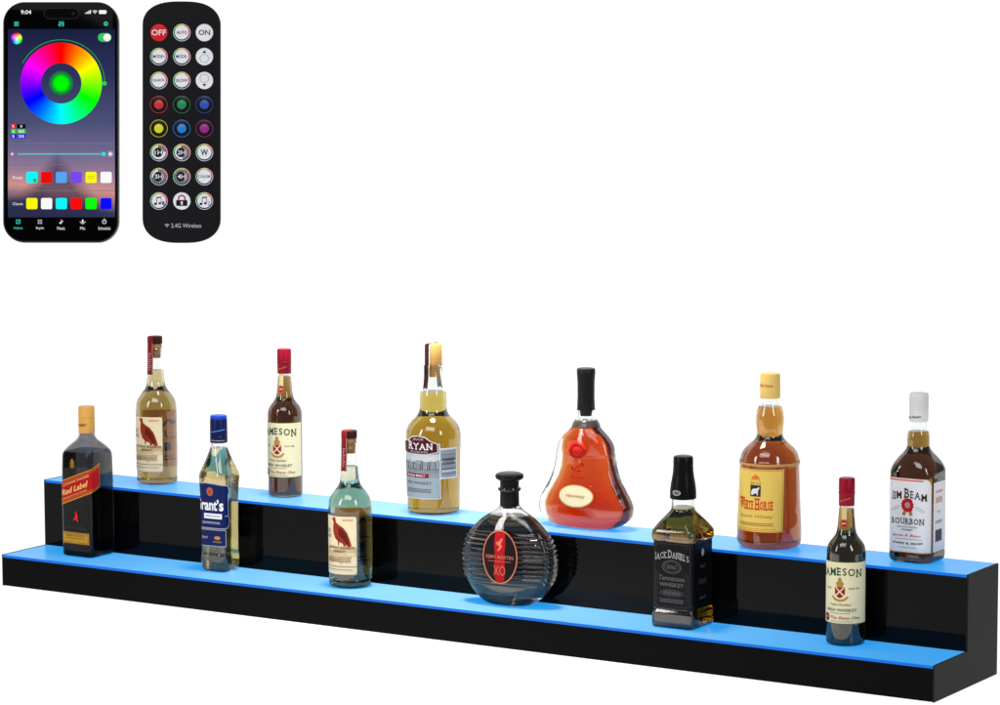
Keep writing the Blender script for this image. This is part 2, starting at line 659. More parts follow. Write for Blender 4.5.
# --- square smoky bottle with the slanted red label
def striding_bottle():
    t = stand('whisky_bottle', 'square smoky black bottle with slanted red label, leftmost on lower step', .1305, .0822, 1)
    pr = Prof([(0, 30, 8), (1.5, 33, 9), (5, 34.5, 9), (120, 34.5, 9), (178, 34, 10), (186, 32.6, 12), (194, 28.5, 16), (201, 22.5, 16.5),
               (208, 16.5, 14.5), (214, 14.5, 14.3), (222, 14, 13.9), (252, 13.2, 13.1)])
    smoke = liquid_mat('smoky_spirit', (112, 112, 115), .07, 1.2)
    g = link('glass', shell(pr, 2.4, 3.2), mat('smoky_glass', (170, 170, 173), 0.0, trans=1, ior=1.22), t)
    link('liquid', fill(pr, 2.4, 3.2, 186), smoke, t)
    cap = link('cap', lathe([(218, 14.2), (219, 14.6), (244, 14.6), (244.4, 14.0), (246, 14.0), (246.4, 14.6), (263, 14.4), (265, 13.2), (265.4, 10)]),
               P_('gold_cap', (222, 166, 84), rough=.35), t)
    cp = Prof([(215, 14.6), (270, 14.6)])
    f = Flat(cp.wrap)
    f.text('J Walker', -2, 232, 24, 6.5, P_('dark_red_ink', (120, 40, 20)), shear=.35, fn=lambda u, v: (u, v + .12 * u))
    f.done('lettering', cap)
    sl = .38
    tilt = lambda u, v: (u, v + sl * u)
    f = Flat(pr.wrap)
    RL = P_('red_label', (176, 14, 22))
    f.rect(-42, 56, 103, 146, GOLD, 0, tilt)
    f.rect(-42, 55.2, 105.5, 143.5, RL, 1, tilt)
    f.rect(-42, 55.2, 108.0, 108.8, GOLD, 2, tilt)
    f.rect(-42, 55.2, 140.0, 140.8, GOLD, 2, tilt)
    lb = f.done('label', t, 'slanted red label with gold edges')
    f = Flat(pr.wrap)
    f.text('Red Label', -1, 123, 58, 10.5, P_('pale_gold', (226, 190, 110)), 3, .02, .15, tilt)
    f.text('JOHNNIE WALKER', 2, 135.5, 58, 4.5, P_('pale_gold', ()), 3, fn=tilt)
    f.text('BLENDED SCOTCH WHISKY', -2, 112, 58, 2.6, P_('pale_gold', ()), 3, .005, fn=tilt)
    f.done('lettering', lb)
    f = Flat(pr.wrap)                                     # small gold crest above
    f.ell(-6, 167, 4.6, 4.6, GOLD, 1)
    f.ring(-6, 167, 2.2, 3.2, BLACK, 2)
    f.poly([(-9.5, 171), (-6, 175.5), (-2.5, 171)], GOLD, 2)
    f.rect(-12, 0, 161, 162.3, GOLD, 1)
    f.rect(-10, -2, 158.6, 159.6, GOLD, 1)
    f.done('crest', t)
    f = Flat(pr.wrap)                                     # small striding figure
    SR = P_('bright_red_ink', (232, 24, 40))
    f.poly([(-1, 74), (1.5, 78.5), (5.5, 74.5), (4, 70.5), (6.2, 64), (3.8, 63.5), (1, 68), (-5, 65), (-5.5, 67), (-1, 71)], SR, 1)
    f.ell(.6, 79.5, 1.7, 1.9, SR, 1)
    f.done('emblem', t)
    f = Flat(pr.wrap)
    f.text('Johnnie Walker', 0, 52, 48, 7, P_('dim_gold', (62, 54, 40)), 1, .004, .25)
    f.done('lettering', t)
    f = Flat(pr.wrap)
    f.rect(-31, 29, 24, 44, GOLD, 0)
    f.frame(-29.5, 27.5, 25.5, 42.5, .8, BROWN, 1)
    f.ell(-1, 29, 5, 5, GOLD, 2)
    lb = f.done('lower_label', t, 'small gold plate label')
    f = Flat(pr.wrap)
    f.text('100% SCOTCH', -1, 38.5, 42, 3.2, BROWN, 2)
    f.scribble(-1, 33.6, 40, 1.0, BROWN, 2, 1, 3)
    f.done('lettering', lb)


# --- three sided bottle with the blue label
def blue_bottle():
    t = stand('whisky_bottle', 'pale whisky bottle with dark blue cap and blue label, second on lower step', .4199, .0830, 1, 3)
    pr = Prof([(0, 21, 8), (2, 24, 12), (6, 26, 13), (26, 27.2, 13), (30, 27.0, 13), (32, 26.2, 13), (90, 26.4, 13), (150, 28.2, 14), (162, 29.3, 14.5), (169, 28.6, 15), (176, 26.4, 15),
               (190, 21.5, 15.5), (203, 17.6, 15), (214, 14.6, 14.4), (220, 13.6, 13.5), (228, 13.4, 13.3)])
    link('glass', shell(pr, 2.2, 3.2), GLASS, t)
    link('liquid', fill(pr, 2.2, 3.2, 213), liquid_mat('pale_gold_spirit', (212, 194, 138), .055), t)
    cap = link('cap', lathe([(222, 14.6), (223, 15.1), (233, 15.1), (233.4, 14.7), (234.4, 14.7), (234.8, 15.1), (262, 14.8), (263, 14.4)]), P_('navy_cap', (14, 25, 70), rough=.3), t)
    link('cap_top', lathe([(263, 14.2), (267, 14.7), (269, 13.6), (269.5, 11)]), P_('royal_blue_cap', (24, 66, 190), rough=.3), cap)
    cp = Prof([(215, 15.1), (270, 15.1)])
    f = Flat(cp.wrap)
    f.rect(-20, 20, 241, 243, P_('cap_blue_line', (70, 110, 190)), 0, lambda u, v: (u, v + .18 * u))
    f.rect(-20, 20, 226, 226.8, SILV, 0)
    f.done('cap_band', cap)
    NAVY = P_('navy_label', (13, 27, 84), rough=.35)
    f = Flat(pr.wrap)
    def shp(g):
        return [(-36 - g, 77 - g), (30 + g, 77 - g), (36 + g, 84), (36 + g, 92), (33 + g, 98), (33 + g, 134), (36 + g, 142), (33 + g, 150 + g),
                (10, 153 + g), (-10, 154 + g), (-36 - g, 152 + g)]
    f.poly(shp(1.2), SILV, 0)
    f.poly(shp(0), NAVY, 1)
    f.rect(-14, 21, 93, 102, WHITE, 2)
    f.ell(-1, 140, 6.5, 7.5, P_('crest_gold', (150, 110, 60)), 2)
    f.poly([(-4.5, 143), (2.5, 143), (2.5, 138), (-1, 134.5), (-4.5, 138)], P_('crest_red', (196, 40, 50)), 3)
    lb = f.done('label', t, 'dark blue front label with white lettering')
    f = Flat(pr.wrap)
    f.text('Grant’s', -5, 117, 58, 20, WHITE, 3, .03)
    f.text('TRIPLE WOOD', 3.5, 97.5, 30, 2.8, NAVY, 3)
    f.scribble(0, 86, 36, 1.2, SILV, 3, 2, 5)
    f.text('70cl', 29, 98, 6, 2.4, SILV, 3)
    f.done('lettering', lb)
    f = Flat(pr.wrap)
    f.rect(-34, 28, 45, 74, SILV, 0)
    f.rect(-34, 27, 46, 73, NAVY, 1)
    f.ell(12, 60, 6, 3.2, GOLD, 2)
    lb = f.done('lower_label', t, 'lower dark blue label')
    f = Flat(pr.wrap)
    f.text('GRANT', -14, 60, 14, 4, SILV, 2)
    f.text('WHISKY', 12, 53, 18, 2.6, GOLD, 2)
    f.done('lettering', lb)


# --- bottle with the bird label (made twice)
def bird_bottle():
    t = stand('bourbon_bottle', 'bird label bourbon bottle', .6947, .0795, 1)
    pr = Prof([(0, 30), (1.5, 34), (5, 36.0), (10, 36.4), (14, 35.6), (20, 35.9), (60, 36.2), (130, 36.2), (140, 35.8), (148, 34.0), (156, 30), (163, 24.8), (170, 19.6), (176, 17.0), (186, 15.8), (210, 14.0),
               (234, 12.6), (236, 13.9), (241, 14.0), (242, 13.2)])
    link('glass', shell(pr, 2.4, 3.2), GLASS, t)
    link('liquid', fill(pr, 2.4, 3.2, 203), liquid_mat('straw_spirit', (142, 114, 50), .07), t)
    st = link('stopper', lathe([(225, 9.4), (243, 10.4), (243.2, 11.4), (250, 11.6)]), P_('cork', (176, 128, 84), rough=.8), t)
    link('stopper_top', lathe([(250, 11.8), (250.6, 12.9), (262, 12.9), (263.4, 11.9), (263.6, 9)]), P_('dark_brown_wood', (48, 26, 22), rough=.4), st)
    # red tax strip over the stopper and down the neck
    bm = bmesh.new()
    STR = P_('red_strip', (122, 26, 30))
    PALE = P_('strip_print', (206, 160, 150))
    def strip(prof_pts, wdt, ang):
        rows = []
        for r, z in prof_pts:
            rows.append([bm.verts.new(((r * math.sin(ang) + k * math.cos(ang)) * .001, (-r * math.cos(ang) + k * math.sin(ang)) * .001, z * .001)) for k in (-wdt / 2, 0, wdt / 2)])
        for a, b in zip(rows, rows[1:]):
            for i in range(2):
                bm.faces.new((a[i], a[i + 1], b[i + 1], b[i]))
    strip([(-3, 264), (6, 264), (12.4, 263.7), (13.9, 262.3), (14.1, 252), (14.6, 242), (14.9, 238), (14.6, 228), (15.2, 212), (16.2, 196)], 13, R(-4))
    ts = link('tax_strip', bm, STR, t, smooth=60)
    bm = bmesh.new()                       # pale rules and print down the strip
    path = [(14.35, 252), (14.85, 242), (15.15, 238), (14.85, 228), (15.45, 212), (16.4, 198)]
    for q in (-5.4, 5.4):
        for (ra, za), (rb, zb) in zip(path, path[1:]):
            P4 = [(ra, za, q - .5), (ra, za, q + .5), (rb, zb, q + .5), (rb, zb, q - .5)]
            bm.faces.new([bm.verts.new(((r * math.sin(R(-4)) + k * math.cos(R(-4))) * .001, (-r * math.cos(R(-4)) + k * math.sin(R(-4))) * .001, z * .001)) for r, z, k in P4])
    for q in range(9):
        z = 234 - q * 3.6
        r = 15.3 if z > 225 else 15.2 + (225 - z) * .035
        P4 = [(r, z, -2.4), (r, z, 2.4 - q % 3), (r + .03, z - 1.3, 2.4 - q % 3), (r + .03, z - 1.3, -2.4)]
        bm.faces.new([bm.verts.new(((r_ * math.sin(R(-4)) + k * math.cos(R(-4))) * .001, (-r_ * math.cos(R(-4)) + k * math.sin(R(-4))) * .001, zz * .001)) for r_, zz, k in P4])
    link('strip_print', bm, PALE, ts, smooth=0)
    f = Flat(pr.wrap)
    f.rect(-34, 33, 24, 123, P_('bird_label_edge', (150, 130, 100)), 0)
    f.rrect(-33.4, 32.4, 24.6, 122.4, 4, P_('bird_label_paper', (236, 216, 178)), 1)
    f.rect(-33.4, 32.4, 56, 70, P_('tan_band', (206, 176, 130)), 2)
    rg = random.Random(5)
    for k in range(9):
        cx, cyy = rg.uniform(-26, 26), rg.uniform(42, 68)
        f.ell(cx, cyy, rg.uniform(4, 9), rg.uniform(2, 4.5), P_('tan_wash_%d' % (k % 3), ((212, 190, 150), (196, 168, 126), (222, 204, 170))[k % 3]), 3 + k * .1)
    BIRD = P_('bird_rust', (152, 44, 22))
    DK = P_('bird_dark', (92, 26, 18))
    f.poly([(-9, 120), (-6.5, 121), (-4.5, 119), (-3, 112), (2, 108.5), (10, 104), (17, 95), (21, 84), (24, 73), (19, 71), (15, 75), (12, 71), (9, 77), (2, 80),
            (-5, 85), (-9, 94), (-10, 103), (-8.6, 112), (-11.5, 117)], BIRD, 4)
    f.poly([(2, 104), (10, 99), (16, 90), (20, 76), (16, 76), (10, 84), (1, 92)], DK, 5)
    f.poly([(-4, 86), (0, 82), (1, 74), (2.4, 74), (3, 82), (-1, 88)], DK, 4)
    f.poly([(-14, 118.3), (-11.2, 118.6), (-11.2, 116.4)], DK, 4)
    lb = f.done('label', t, 'cream label with a rust red bird')
    f = Flat(pr.wrap)
    f.text('WILD', -24, 97, 15, 7, P_('faded_ink', (140, 110, 84)), 7)
    f.text('TURKEY', -23, 88, 18, 6, P_('faded_ink', ()), 7)
    f.text('KENTUCKY', 18, 116.5, 18, 3, RED, 7)
    f.text('STRAIGHT BOURBON', 4, 70, 50, 4.2, BROWN, 7)
    f.text('WHISKEY', 2, 63.5, 24, 4.2, BROWN, 7)
    f.scribble(0, 50, 46, 1.4, P_('faded_ink', ()), 7, 4, 8)
    f.rect(-33, 32, 37.4, 38.2, BROWN, 7)
    f.scribble(0, 32.5, 52, 1.1, P_('faded_ink', ()), 7, 1, 9)
    f.done('lettering', lb)
    # back label, its print facing inward through the spirit
    def back(u, v, off):
        return pr.wrap(pr.perim(v) / 2 - u if u >= 0 else -(pr.perim(v) / 2 + u), v, off)
    f = Flat(back)
    f.rect(-33, 33, 26, 128, translucent('amber_paper', (238, 170, 70)), 1.5)
    lb = f.done('back_label', t, 'amber back label seen through the spirit')
    f = Flat(back)
    f.text('WILD', 2, 104, 50, 15, BROWN, .5)
    f.text('TURKEY', 2, 84, 54, 14, BROWN, .5)
    f.text('101', 2, 62, 36, 16, P_('label_green', (60, 84, 40)), .5, .03)
    f.scribble(2, 42, 46, 3, BROWN, .5, 2, 12)
    f.done('lettering', lb)
    return t


# --- slim bottle with red capsule and cream label (made twice)
def red_cap_bottle():
    t = stand('whiskey_bottle', 'red capsule whiskey bottle', .4763, .199, 2, 8)
    pr = Prof([(0, 24), (1.5, 28), (5, 29.8), (60, 30), (142, 30), (150, 29), (157, 26), (164, 20.6), (170, 16.6), (178, 14.4), (196, 12.6), (217, 11.2), (226, 10.8)])
    link('glass', shell(pr, 2.2, 3.2), GLASS, t)
    link('liquid', fill(pr, 2.2, 3.2, 210), liquid_mat('dark_amber_spirit', (62, 27, 0), .055), t)
    cap = link('cap', lathe([(214.5, 11.9), (215, 12.2), (232, 12.2), (233, 12.7), (236, 12.7), (236.6, 12.0), (237.4, 12.0), (238, 12.5), (255, 12.3), (257, 11.2), (257.4, 9)]),
               P_('red_capsule', (150, 14, 40), rough=.35), t)
    cp = Prof([(200, 12.25), (260, 12.25)])
    f = Flat(cp.wrap)
    f.text('Jameson', 0, 224, 20, 4, P_('capsule_gold', (214, 140, 90)), 1, 0, .3, lambda u, v: (u, v + .32 * u))
    f.done('lettering', cap)
    f = Flat(pr.wrap)
    f.rect(-4, 4, 192, 214, P_('neck_strip_paper', (216, 196, 140)), 0)
    f.ell(0, 188, 6.4, 6.4, P_('neck_seal_red', (160, 20, 30)), 1)
    f.ring(0, 188, 5.0, 5.5, P_('capsule_gold', ()), 2)
    nl = f.done('neck_label', t, 'narrow neck strip with a round red seal')
    f = Flat(pr.wrap)
    f.text('JJ&S', 0, 188, 7, 3.2, CREAM, 2)
    f.done('lettering', nl)
    f = Flat(pr.wrap)
    f.rect(-55, 50, 35.5, 131.5, P_('olive_edge', (120, 116, 70)), 0)
    f.rect(-55, 49, 36.5, 130.5, CREAM, 1)
    CG = P_('crest_gold2', (178, 134, 62))
    CR = P_('crest_crimson', (150, 36, 28))
    f.poly([(-8, 93), (8, 93), (8, 83), (5, 78), (0, 75.5), (-5, 78), (-8, 83)], CR, 2)
    f.poly([(-7.4, 92), (-5.6, 92.6), (7.4, 79.5), (5.8, 78.4)], CREAM, 3)
    f.poly([(7.4, 92), (5.6, 92.6), (-7.4, 79.5), (-5.8, 78.4)], CREAM, 3)
    f.ell(0, 97.5, 6, 5, CG, 2)
    f.ell(0, 103.5, 3.2, 4, P_('crest_grey', (150, 140, 110)), 2)
    f.poly([(-14, 78), (-11, 79), (-6, 74.5), (0, 73.4), (6, 74.5), (11, 79), (14, 78), (8, 71.5), (0, 70), (-8, 71.5)], CG, 3)
    f.ell(-25, 44.5, 6.5, 6.5, P_('seal_maroon', (140, 20, 36)), 2)
    lb = f.done('label', t, 'cream front label with a red shield')
    f = Flat(pr.wrap)
    f.serif('JAMESON', 0, 116.5, 70, 11.5, GREEN, 3, 3.5)
    f.text('ESTD', -19, 90.5, 9, 2.6, BROWN, 3)
    f.text('SINCE 1780', 22, 90.5, 17, 2.6, BROWN, 3)
    f.text('Triple Distilled', 0, 65, 34, 5, BROWN, 3, .004, .3)
    f.text('IRISH WHISKEY', 2, 57, 50, 4.6, P_('green_black_ink', (28, 40, 34)), 3)
    f.scribble(0, 52, 34, 1, GREY, 3, 1, 4)
    f.text('The Sharp One', 8, 44.5, 48, 6, P_('script_red', (176, 44, 40)), 3, .014, .3)
    f.scribble(3, 39.5, 34, .9, GREY, 3, 1, 6)
    f.text('J&S', -25, 44.5, 7, 3.5, CREAM, 3)
    f.done('lettering', lb)
    return t


# --- yellow spirit with the silver label
def yellow_bottle():
    t = stand('whiskey_bottle', 'large golden yellow bottle with grey and maroon label and tan stopper', .7907, .189, 2, 0)
    pr = Prof([(0, 38), (1.5, 42), (5, 43.8), (10, 44.2), (30, 44.4), (100, 45.8), (128, 46.6), (138, 45.8), (147, 42.5), (156, 36), (164, 28), (170, 24.5), (176, 23.2), (190, 23.0), (200, 22.4), (207, 21.4), (213, 20.2), (226, 17.4),
               (244, 15.0), (245, 16.8), (249, 17.0), (250, 15.6)])
    link('glass', shell(pr, 2.6, 3.2), GLASS, t)
    link('liquid', fill(pr, 2.6, 3.2, 205), liquid_mat('golden_spirit', (168, 130, 26), .08), t)
    st = link('stopper', lathe([(230, 11.5), (250.4, 12.5), (250.5, 15.0), (251.5, 15.4), (283, 15.2), (285.5, 14.0), (286, 11)]), P_('tan_wood', (224, 172, 96), rough=.5), t)
    bm = bmesh.new()
    DKS = [P_('strip_edge', (206, 196, 188)), P_('maroon_strip', (50, 26, 30))]
    for ang, half, lift, mi in ((R(-6), 6.4, 0, 0), (R(174), 6.4, 0, 0), (R(-6), 4.6, .25, 1), (R(174), 4.6, .25, 1)):
        prev = None
        for r, z in [(4, 286.6), (13, 286.3), (15.9, 284), (16.1, 252), (17.7, 249), (17.5, 244), (17.8, 230), (20.0, 216), (21.0, 212)]:
            rr = r + lift
            row = [bm.verts.new(((rr * math.sin(ang) + k * math.cos(ang)) * .001, (-rr * math.cos(ang) + k * math.sin(ang)) * .001, (z + (lift if z > 285 else 0) - (3 if (k and z < 213) else 0) + (4 * lift if z < 213 else 0)) * .001)) for k in (-half, 0, half)]
            if prev:
                for i in range(2): bm.faces.new((prev[i], prev[i + 1], row[i + 1], row[i])).material_index = mi
            prev = row
    link('neck_strip', bm, DKS, t, smooth=60)
    # white edges and motto on the strip
    f = Flat(pr.wrap)
    GR = P_('grey_label', (150, 156, 164))
    LG = P_('light_grey_label', (186, 190, 194))
    f.rect(-46, 73, 62, 114, WHITE, 0)
    f.rect(-46, 70.5, 64.5, 111.5, GR, 1)
    f.rect(-46, 38, 28, 122, WHITE, 1.5)
    f.rect(-46, 36.6, 29.4, 121, GR, 2.2)
    rg = random.Random(2)
    ENG = [P_('engraving_%d' % k, c) for k, c in enumerate(((112, 118, 128), (204, 206, 210), (84, 88, 100), (140, 146, 156)))]
    f.poly([(-46, 88), (-30, 92), (-14, 90), (0, 94), (14, 91), (36.6, 93), (36.6, 104), (-46, 104)], ENG[1], 3)
    x = -45
    while x < 34:
        w_, h_ = rg.uniform(2, 5), rg.uniform(6, 17)
        f.rect(x, x + w_, 78, 78 + h_, ENG[rg.choice((0, 2, 3))], 3.5)
        f.rect(x + .5, x + w_ * .5, 79, 77 + h_, ENG[rg.choice((1, 3))], 4)
        x += w_
    for k in range(7):
        f.rect(-46, 36.6, 72 + k * .9, 72.4 + k * .9, ENG[k % 3], 3.5)
    for k in range(9):
        f.rect(40, 70, 70 + k * 4, 71.4 + k * 4 + rg.uniform(0, 1.5), ENG[k % 4], 1.2)
    f.rect(-46, 36.6, 30, 64, P_('pewter_panel', (160, 172, 178)), 5)
    MAR = P_('maroon_label', (84, 18, 26))
    f.poly([(-44, 106), (-30, 103.5), (-12, 103), (14, 103), (34, 107), (34, 122), (22, 127), (14, 133), (0, 135), (-14, 133), (-22, 127), (-44, 122)], WHITE, 5)
    f.poly([(-44, 107), (-30, 104.6), (-12, 104.2), (14, 104.2), (33, 108), (33, 121), (21, 126), (13, 132), (0, 134), (-13, 132), (-21, 126), (-44, 121)], MAR, 6)
    f.rect(-34, 18, 64, 71, P_('label_maroon_bar', (130, 40, 44)), 6)
    lb = f.done('label', t, 'grey label with a maroon arched head')
    f = Flat(pr.wrap)
    f.text('JACK', 0, 128.5, 22, 4.6, SILV, 7)
    f.serif('RYAN', 2, 117, 46, 10.5, WHITE, 7)
    f.text('BEGGARS BUSH', 0, 107.6, 34, 3, SILV, 7)
    f.text('SINGLE MALT', -8, 67.5, 40, 3.6, WHITE, 7)
    f.text('IRISH WHISKEY', -3, 55, 52, 5, P_('slate_ink', (84, 92, 100)), 7)
    f.scribble(-3, 42, 50, 1.4, P_('slate_ink', ()), 7, 3, 21)
    f.scribble(54, 92, 24, 1.6, P_('slate_ink', ()), 7, 4, 22)
    f.done('lettering', lb)


# --- flat round decanter with the oval label
def oval_decanter():
    t = stand('cognac_decanter', 'round ribbed flat decanter with black stopper and oval label on lower step', 1.0069, .0835, 1, 3)
    pr = Prof([(0, 36, 22, -1), (2, 42, 25, -1), (8, 52, 27, -1), (18, 63, 28.6, -1), (34, 74.5, 30, -1), (55, 81.5, 31, -1), (76, 83, 31, -1), (96, 80, 30.6, -1), (116, 71, 29.5, -1),
               (130, 59, 27.5, -1), (142, 45, 24.5, -1), (150, 32, 21, -1), (155, 23.5, 19, -1), (158, 19.6, 17.8, -1), (160, 18.4, 17.6, -1), (162, 17.6, 17.4, -1)], 'oval', (3.8, 32, 122, 11))
    tk = lambda z: 9 if z < 130 else 5
    link('glass', shell(pr, tk, 16, 1.0), GLASS, t)
    sm = Prof(list(zip(pr.z, [pr.fx(z) for z in pr.z], [pr.fy(z) for z in pr.z], [-1] * len(pr.z))), 'oval')
    pr2 = pr
    link('liquid', fill(pr2, tk, 16, 146, 1.0), liquid_mat('dark_cognac', (92, 46, 22), .06), t)
    st = link('stopper', lathe([(158, 11), (162.4, 12.5), (162.5, 15.4), (164, 15.8), (184, 15.4), (190, 15.2), (203, 15.6), (205.5, 21), (208, 23), (211, 23.4), (214, 22), (216, 17.5), (216.6, 10)]),
              P_('black_stopper', (20, 20, 22), rough=.3), t)
    link('stopper_ring', lathe([(186, 15.5), (187, 18.2), (189.5, 19.0), (192, 18.2), (193, 15.5)]), GLASS, st)
    # punt arch in the foot
    fl = Prof(list(zip(pr.z, [pr.fx(z) for z in pr.z], [pr.fy(z) + 3.0 for z in pr.z], [-1] * len(pr.z))), 'oval')
    f = Flat(fl.wrap, base=.8)
    CX, CY = 0, 82
    f.ell(CX, CY, 32, 44, P_('copper_rim', (206, 124, 88), rough=.3, metal=.3), 0, 56)
    f.ell(CX, CY, 30, 42, P_('oval_black', (22, 12, 14)), 1.5, 56)
    f.poly([(-8, 122.5), (9, 122.5), (10.5, 105), (9, 80), (10.5, 60), (8, 41.8), (-7, 41.8), (-10, 60), (-8, 82), (-10, 104)], P_('oval_red', (176, 14, 24)), 3)
    CE = P_('emblem_salmon', (226, 110, 92))
    f.poly([(-6, 106), (-1, 108), (4, 114), (6, 111), (2.5, 104), (5, 99), (1, 94), (-3, 91.5), (-4, 94), (0, 97.5), (-2, 101), (-6, 103)], CE, 4.5)
    lb = f.done('label', t, 'oval black and red label with copper rim')
    f = Flat(fl.wrap, base=.8)
    f.text('REMY MARTIN', 0, 82, 50, 6, P_('emblem_copper', (196, 100, 80)), 5.5)
    f.scribble(0, 75, 42, 1.2, P_('emblem_copper', ()), 5.5, 1, 3)
    f.text('XO', 0, 60, 22, 16, P_('emblem_copper', ()), 5.5, .0)
    f.done('lettering', lb)


# --- bell shaped decanter
def bell_decanter():
    t = stand('cognac_decanter', 'bell shaped orange red cognac decanter with tall black stopper', 1.0867, .193, 2, 0)
    pr = Prof([(0, 46, 20, -1), (1.5, 54, 24, -1), (6, 66, 29, -1), (14, 77.5, 33, -1), (24, 85, 35.5, -1), (34, 86.5, 36, -1), (46, 83, 35, -1), (62, 74, 32.6, -1), (84, 62, 30, -1), (104, 55.5, 29, -1), (124, 52.5, 28.4, -1),
               (138, 48.5, 27.4, -1), (149, 41, 25, -1), (158, 31.5, 22.2, -1), (166, 23.5, 19.4, -1), (173, 18.4, 17.4, -1), (182, 16.2, 16, -1), (194, 15.6, 15.5, -1)], 'oval')
    pr.dx = 6
    tk = lambda z: 12 if z < 120 else max(4.2, 11 - (z - 120) * .125)
    link('glass', shell(pr, tk, 5, 2), GLASS, t)
    link('liquid', fill(pr, tk, 5, 170, 2), liquid_mat('red_amber_cognac', (186, 34, 0), .055), t)
    link('stopper', lathe([(184, 9), (193.9, 10.5), (194, 14.4), (195, 14.9), (215, 14.0), (240, 14.2), (252, 15.2), (259, 15.4), (262, 14.2), (262.5, 11)]), P_('black_wax', (30, 30, 32), rough=.35), t)
    link('neck_collar', lathe([(166, 23.0), (167, 24), (171, 22.4), (176, 19.8), (177, 18.4)]), P_('dark_collar', (66, 58, 54), rough=.15, spec=.6), t)
    # wax seal
    f = Flat(pr.wrap, base=.5)
    f.ell(0, 131, 16.5, 15, P_('wax_red', (204, 34, 18), rough=.35), 8)
    f.ring(0, 131, 9.4, 11.4, P_('wax_dark', (160, 18, 10), rough=.35), 11, 40, sy=.92)
    for i in range(40):
        pass
    o = f.done('wax_seal', t, 'round red wax seal')
    md = o.modifiers.new('thick', 'SOLIDIFY')
    md.thickness = .0012
    f = Flat(pr.wrap, base=.5)
    VR = P_('vine_red', (176, 26, 16))
    f.poly([(-13, 84), (13, 84), (13, 85.6), (-13, 85.6)], VR, 1)
    f.poly([(-8.5, 86), (-6.5, 86), (-5, 95), (0, 101), (8, 105.5), (7.6, 107), (-1, 103), (-6.4, 97)], VR, 1)
    f.poly([(7, 105), (13, 104), (14, 108), (10, 111), (6, 109)], VR, 1.5)
    f.poly([(-6, 96), (-11, 99), (-12, 104), (-8, 102)], VR, 1)
    f.poly([(-4, 95), (4, 94), (9, 97), (4, 98.5)], VR, 1)
    f.done('emblem', t)
    f = Flat(pr.wrap, base=.6)
    f.ell(0, 55, 32.5, 18.5, P_('tag_gold', (190, 156, 96), rough=.35), 4, 48)
    f.ell(0, 55, 30.8, 16.8, P_('tag_cream', (222, 208, 170)), 6, 48)
    tg = f.done('label', t, 'oval cream tag')
    f = Flat(pr.wrap, base=.6)
    f.text('Hennessy', 0, 55, 36, 7, P_('tag_ink', (140, 126, 92)), 8, .01, .15)
    f.done('lettering', tg)


# --- square bottle with the black label
def square_bottle():
    t = stand('whiskey_bottle', 'square whiskey bottle with black label and black capsule on lower step', 1.3321, .0765, 1, 0)
    pr = Prof([(0, 35, 8), (1.5, 37.2, 9), (4, 38, 9), (22, 38, 9), (25, 37.6, 9), (28.5, 36.2, 9), (32, 36, 9), (136, 36, 9), (138, 36.6, 9), (141, 38.4, 9.5), (147, 38.8, 10), (153, 38.2, 11), (156, 36.6, 11.5), (166, 31, 14), (176, 24.4, 17),
               (183, 19.8, 18.5), (186, 18.6, 18.5), (192, 18.6, 18.5), (200, 18.2, 18.1), (206, 17, 16.9)])
    link('glass', shell(pr, 2.4, 3.2), GLASS, t)
    link('liquid', fill(pr, 2.4, 3.2, 189), liquid_mat('olive_amber_spirit', (142, 98, 24), .07), t)
    cap = link('cap', lathe([(202, 20.2), (203, 21), (214, 20.8), (226, 19.4), (238, 17.2), (246, 16.2), (254, 15.9), (254.4, 15.5), (255.4, 15.5), (255.8, 15.9), (266, 15.7), (269, 14.6), (270, 11)]), P_('black_capsule', (14, 14, 15), rough=.3), t)
    cp = Prof([(200, 21), (214, 20.8), (226, 19.4), (240, 17)])
    f = Flat(cp.wrap)
    f.ell(-1, 213, 7.5, 4.2, P_('capsule_grey', (168, 168, 172)), 0)
    f.ell(-1, 213, 5.6, 2.6, P_('capsule_grey_dark', (96, 96, 100)), 1)
    f.done('badge', cap)
    f = Flat(pr.wrap)
    BL = P_('black_label', (12, 12, 13), rough=.35)
    f.rect(-107, 107, 31.5, 137.5, BL, 0)
    DG = P_('dim_white_ink', (92, 92, 94))
    f.frame(-32, 32, 34.5, 134.5, .7, P_('label_line', (62, 62, 64)), 1)
    for sx in (-1, 1):
        for sy in (-1, 1):
            f.ring(sx * 31, 84 + sy * 49.5, 4.5, 5.1, P_('label_line', ()), 2, 16)
        for q in range(6):
            f.ring(sx * 27.5, 46 + q * 8, 2.0, 2.6, P_('label_line', ()), 1, 14)
    f.ring(0, 98, 15.5, 16.8, DG, 1, sy=.62)
    f.ring(0, 98, 12.5, 13.2, DG, 1, sy=.62)
    f.ell(0, 56.5, 22, 6.2, P_('label_shade', (48, 48, 50)), 1)
    lb = f.done('label', t, 'black wraparound label with white print')
    f = Flat(pr.wrap)
    WI = P_('white_ink', (158, 158, 160))
    f.serif('JACK DANIEL’S', 0, 117, 60, 9.5, WI, 2, 5)
    f.text('Old No.7', 0, 98, 18, 7, DG, 3, .02)
    f.text('Tennessee', 0, 80, 46, 8, DG, 2, .01, .2)
    f.text('WHISKEY', 0, 69.5, 44, 6.6, DG, 2, .02)
    f.text('SOUR MASH', 0, 56.5, 28, 4.4, DG, 2, .01)
    f.scribble(0, 44, 42, 1.3, DG, 2, 3, 30)
    # side print
    f.text('No.7', 66, 98, 14, 5, DG, 2)
    f.ell(66, 120, 4.2, 6, WI, 2)
    f.scribble(66, 74, 26, 1.2, P_('label_line', ()), 2, 4, 31)
    f.text('Jack', 66, 48, 22, 6, DG, 2, 0, .3)
    f.done('lettering', lb)


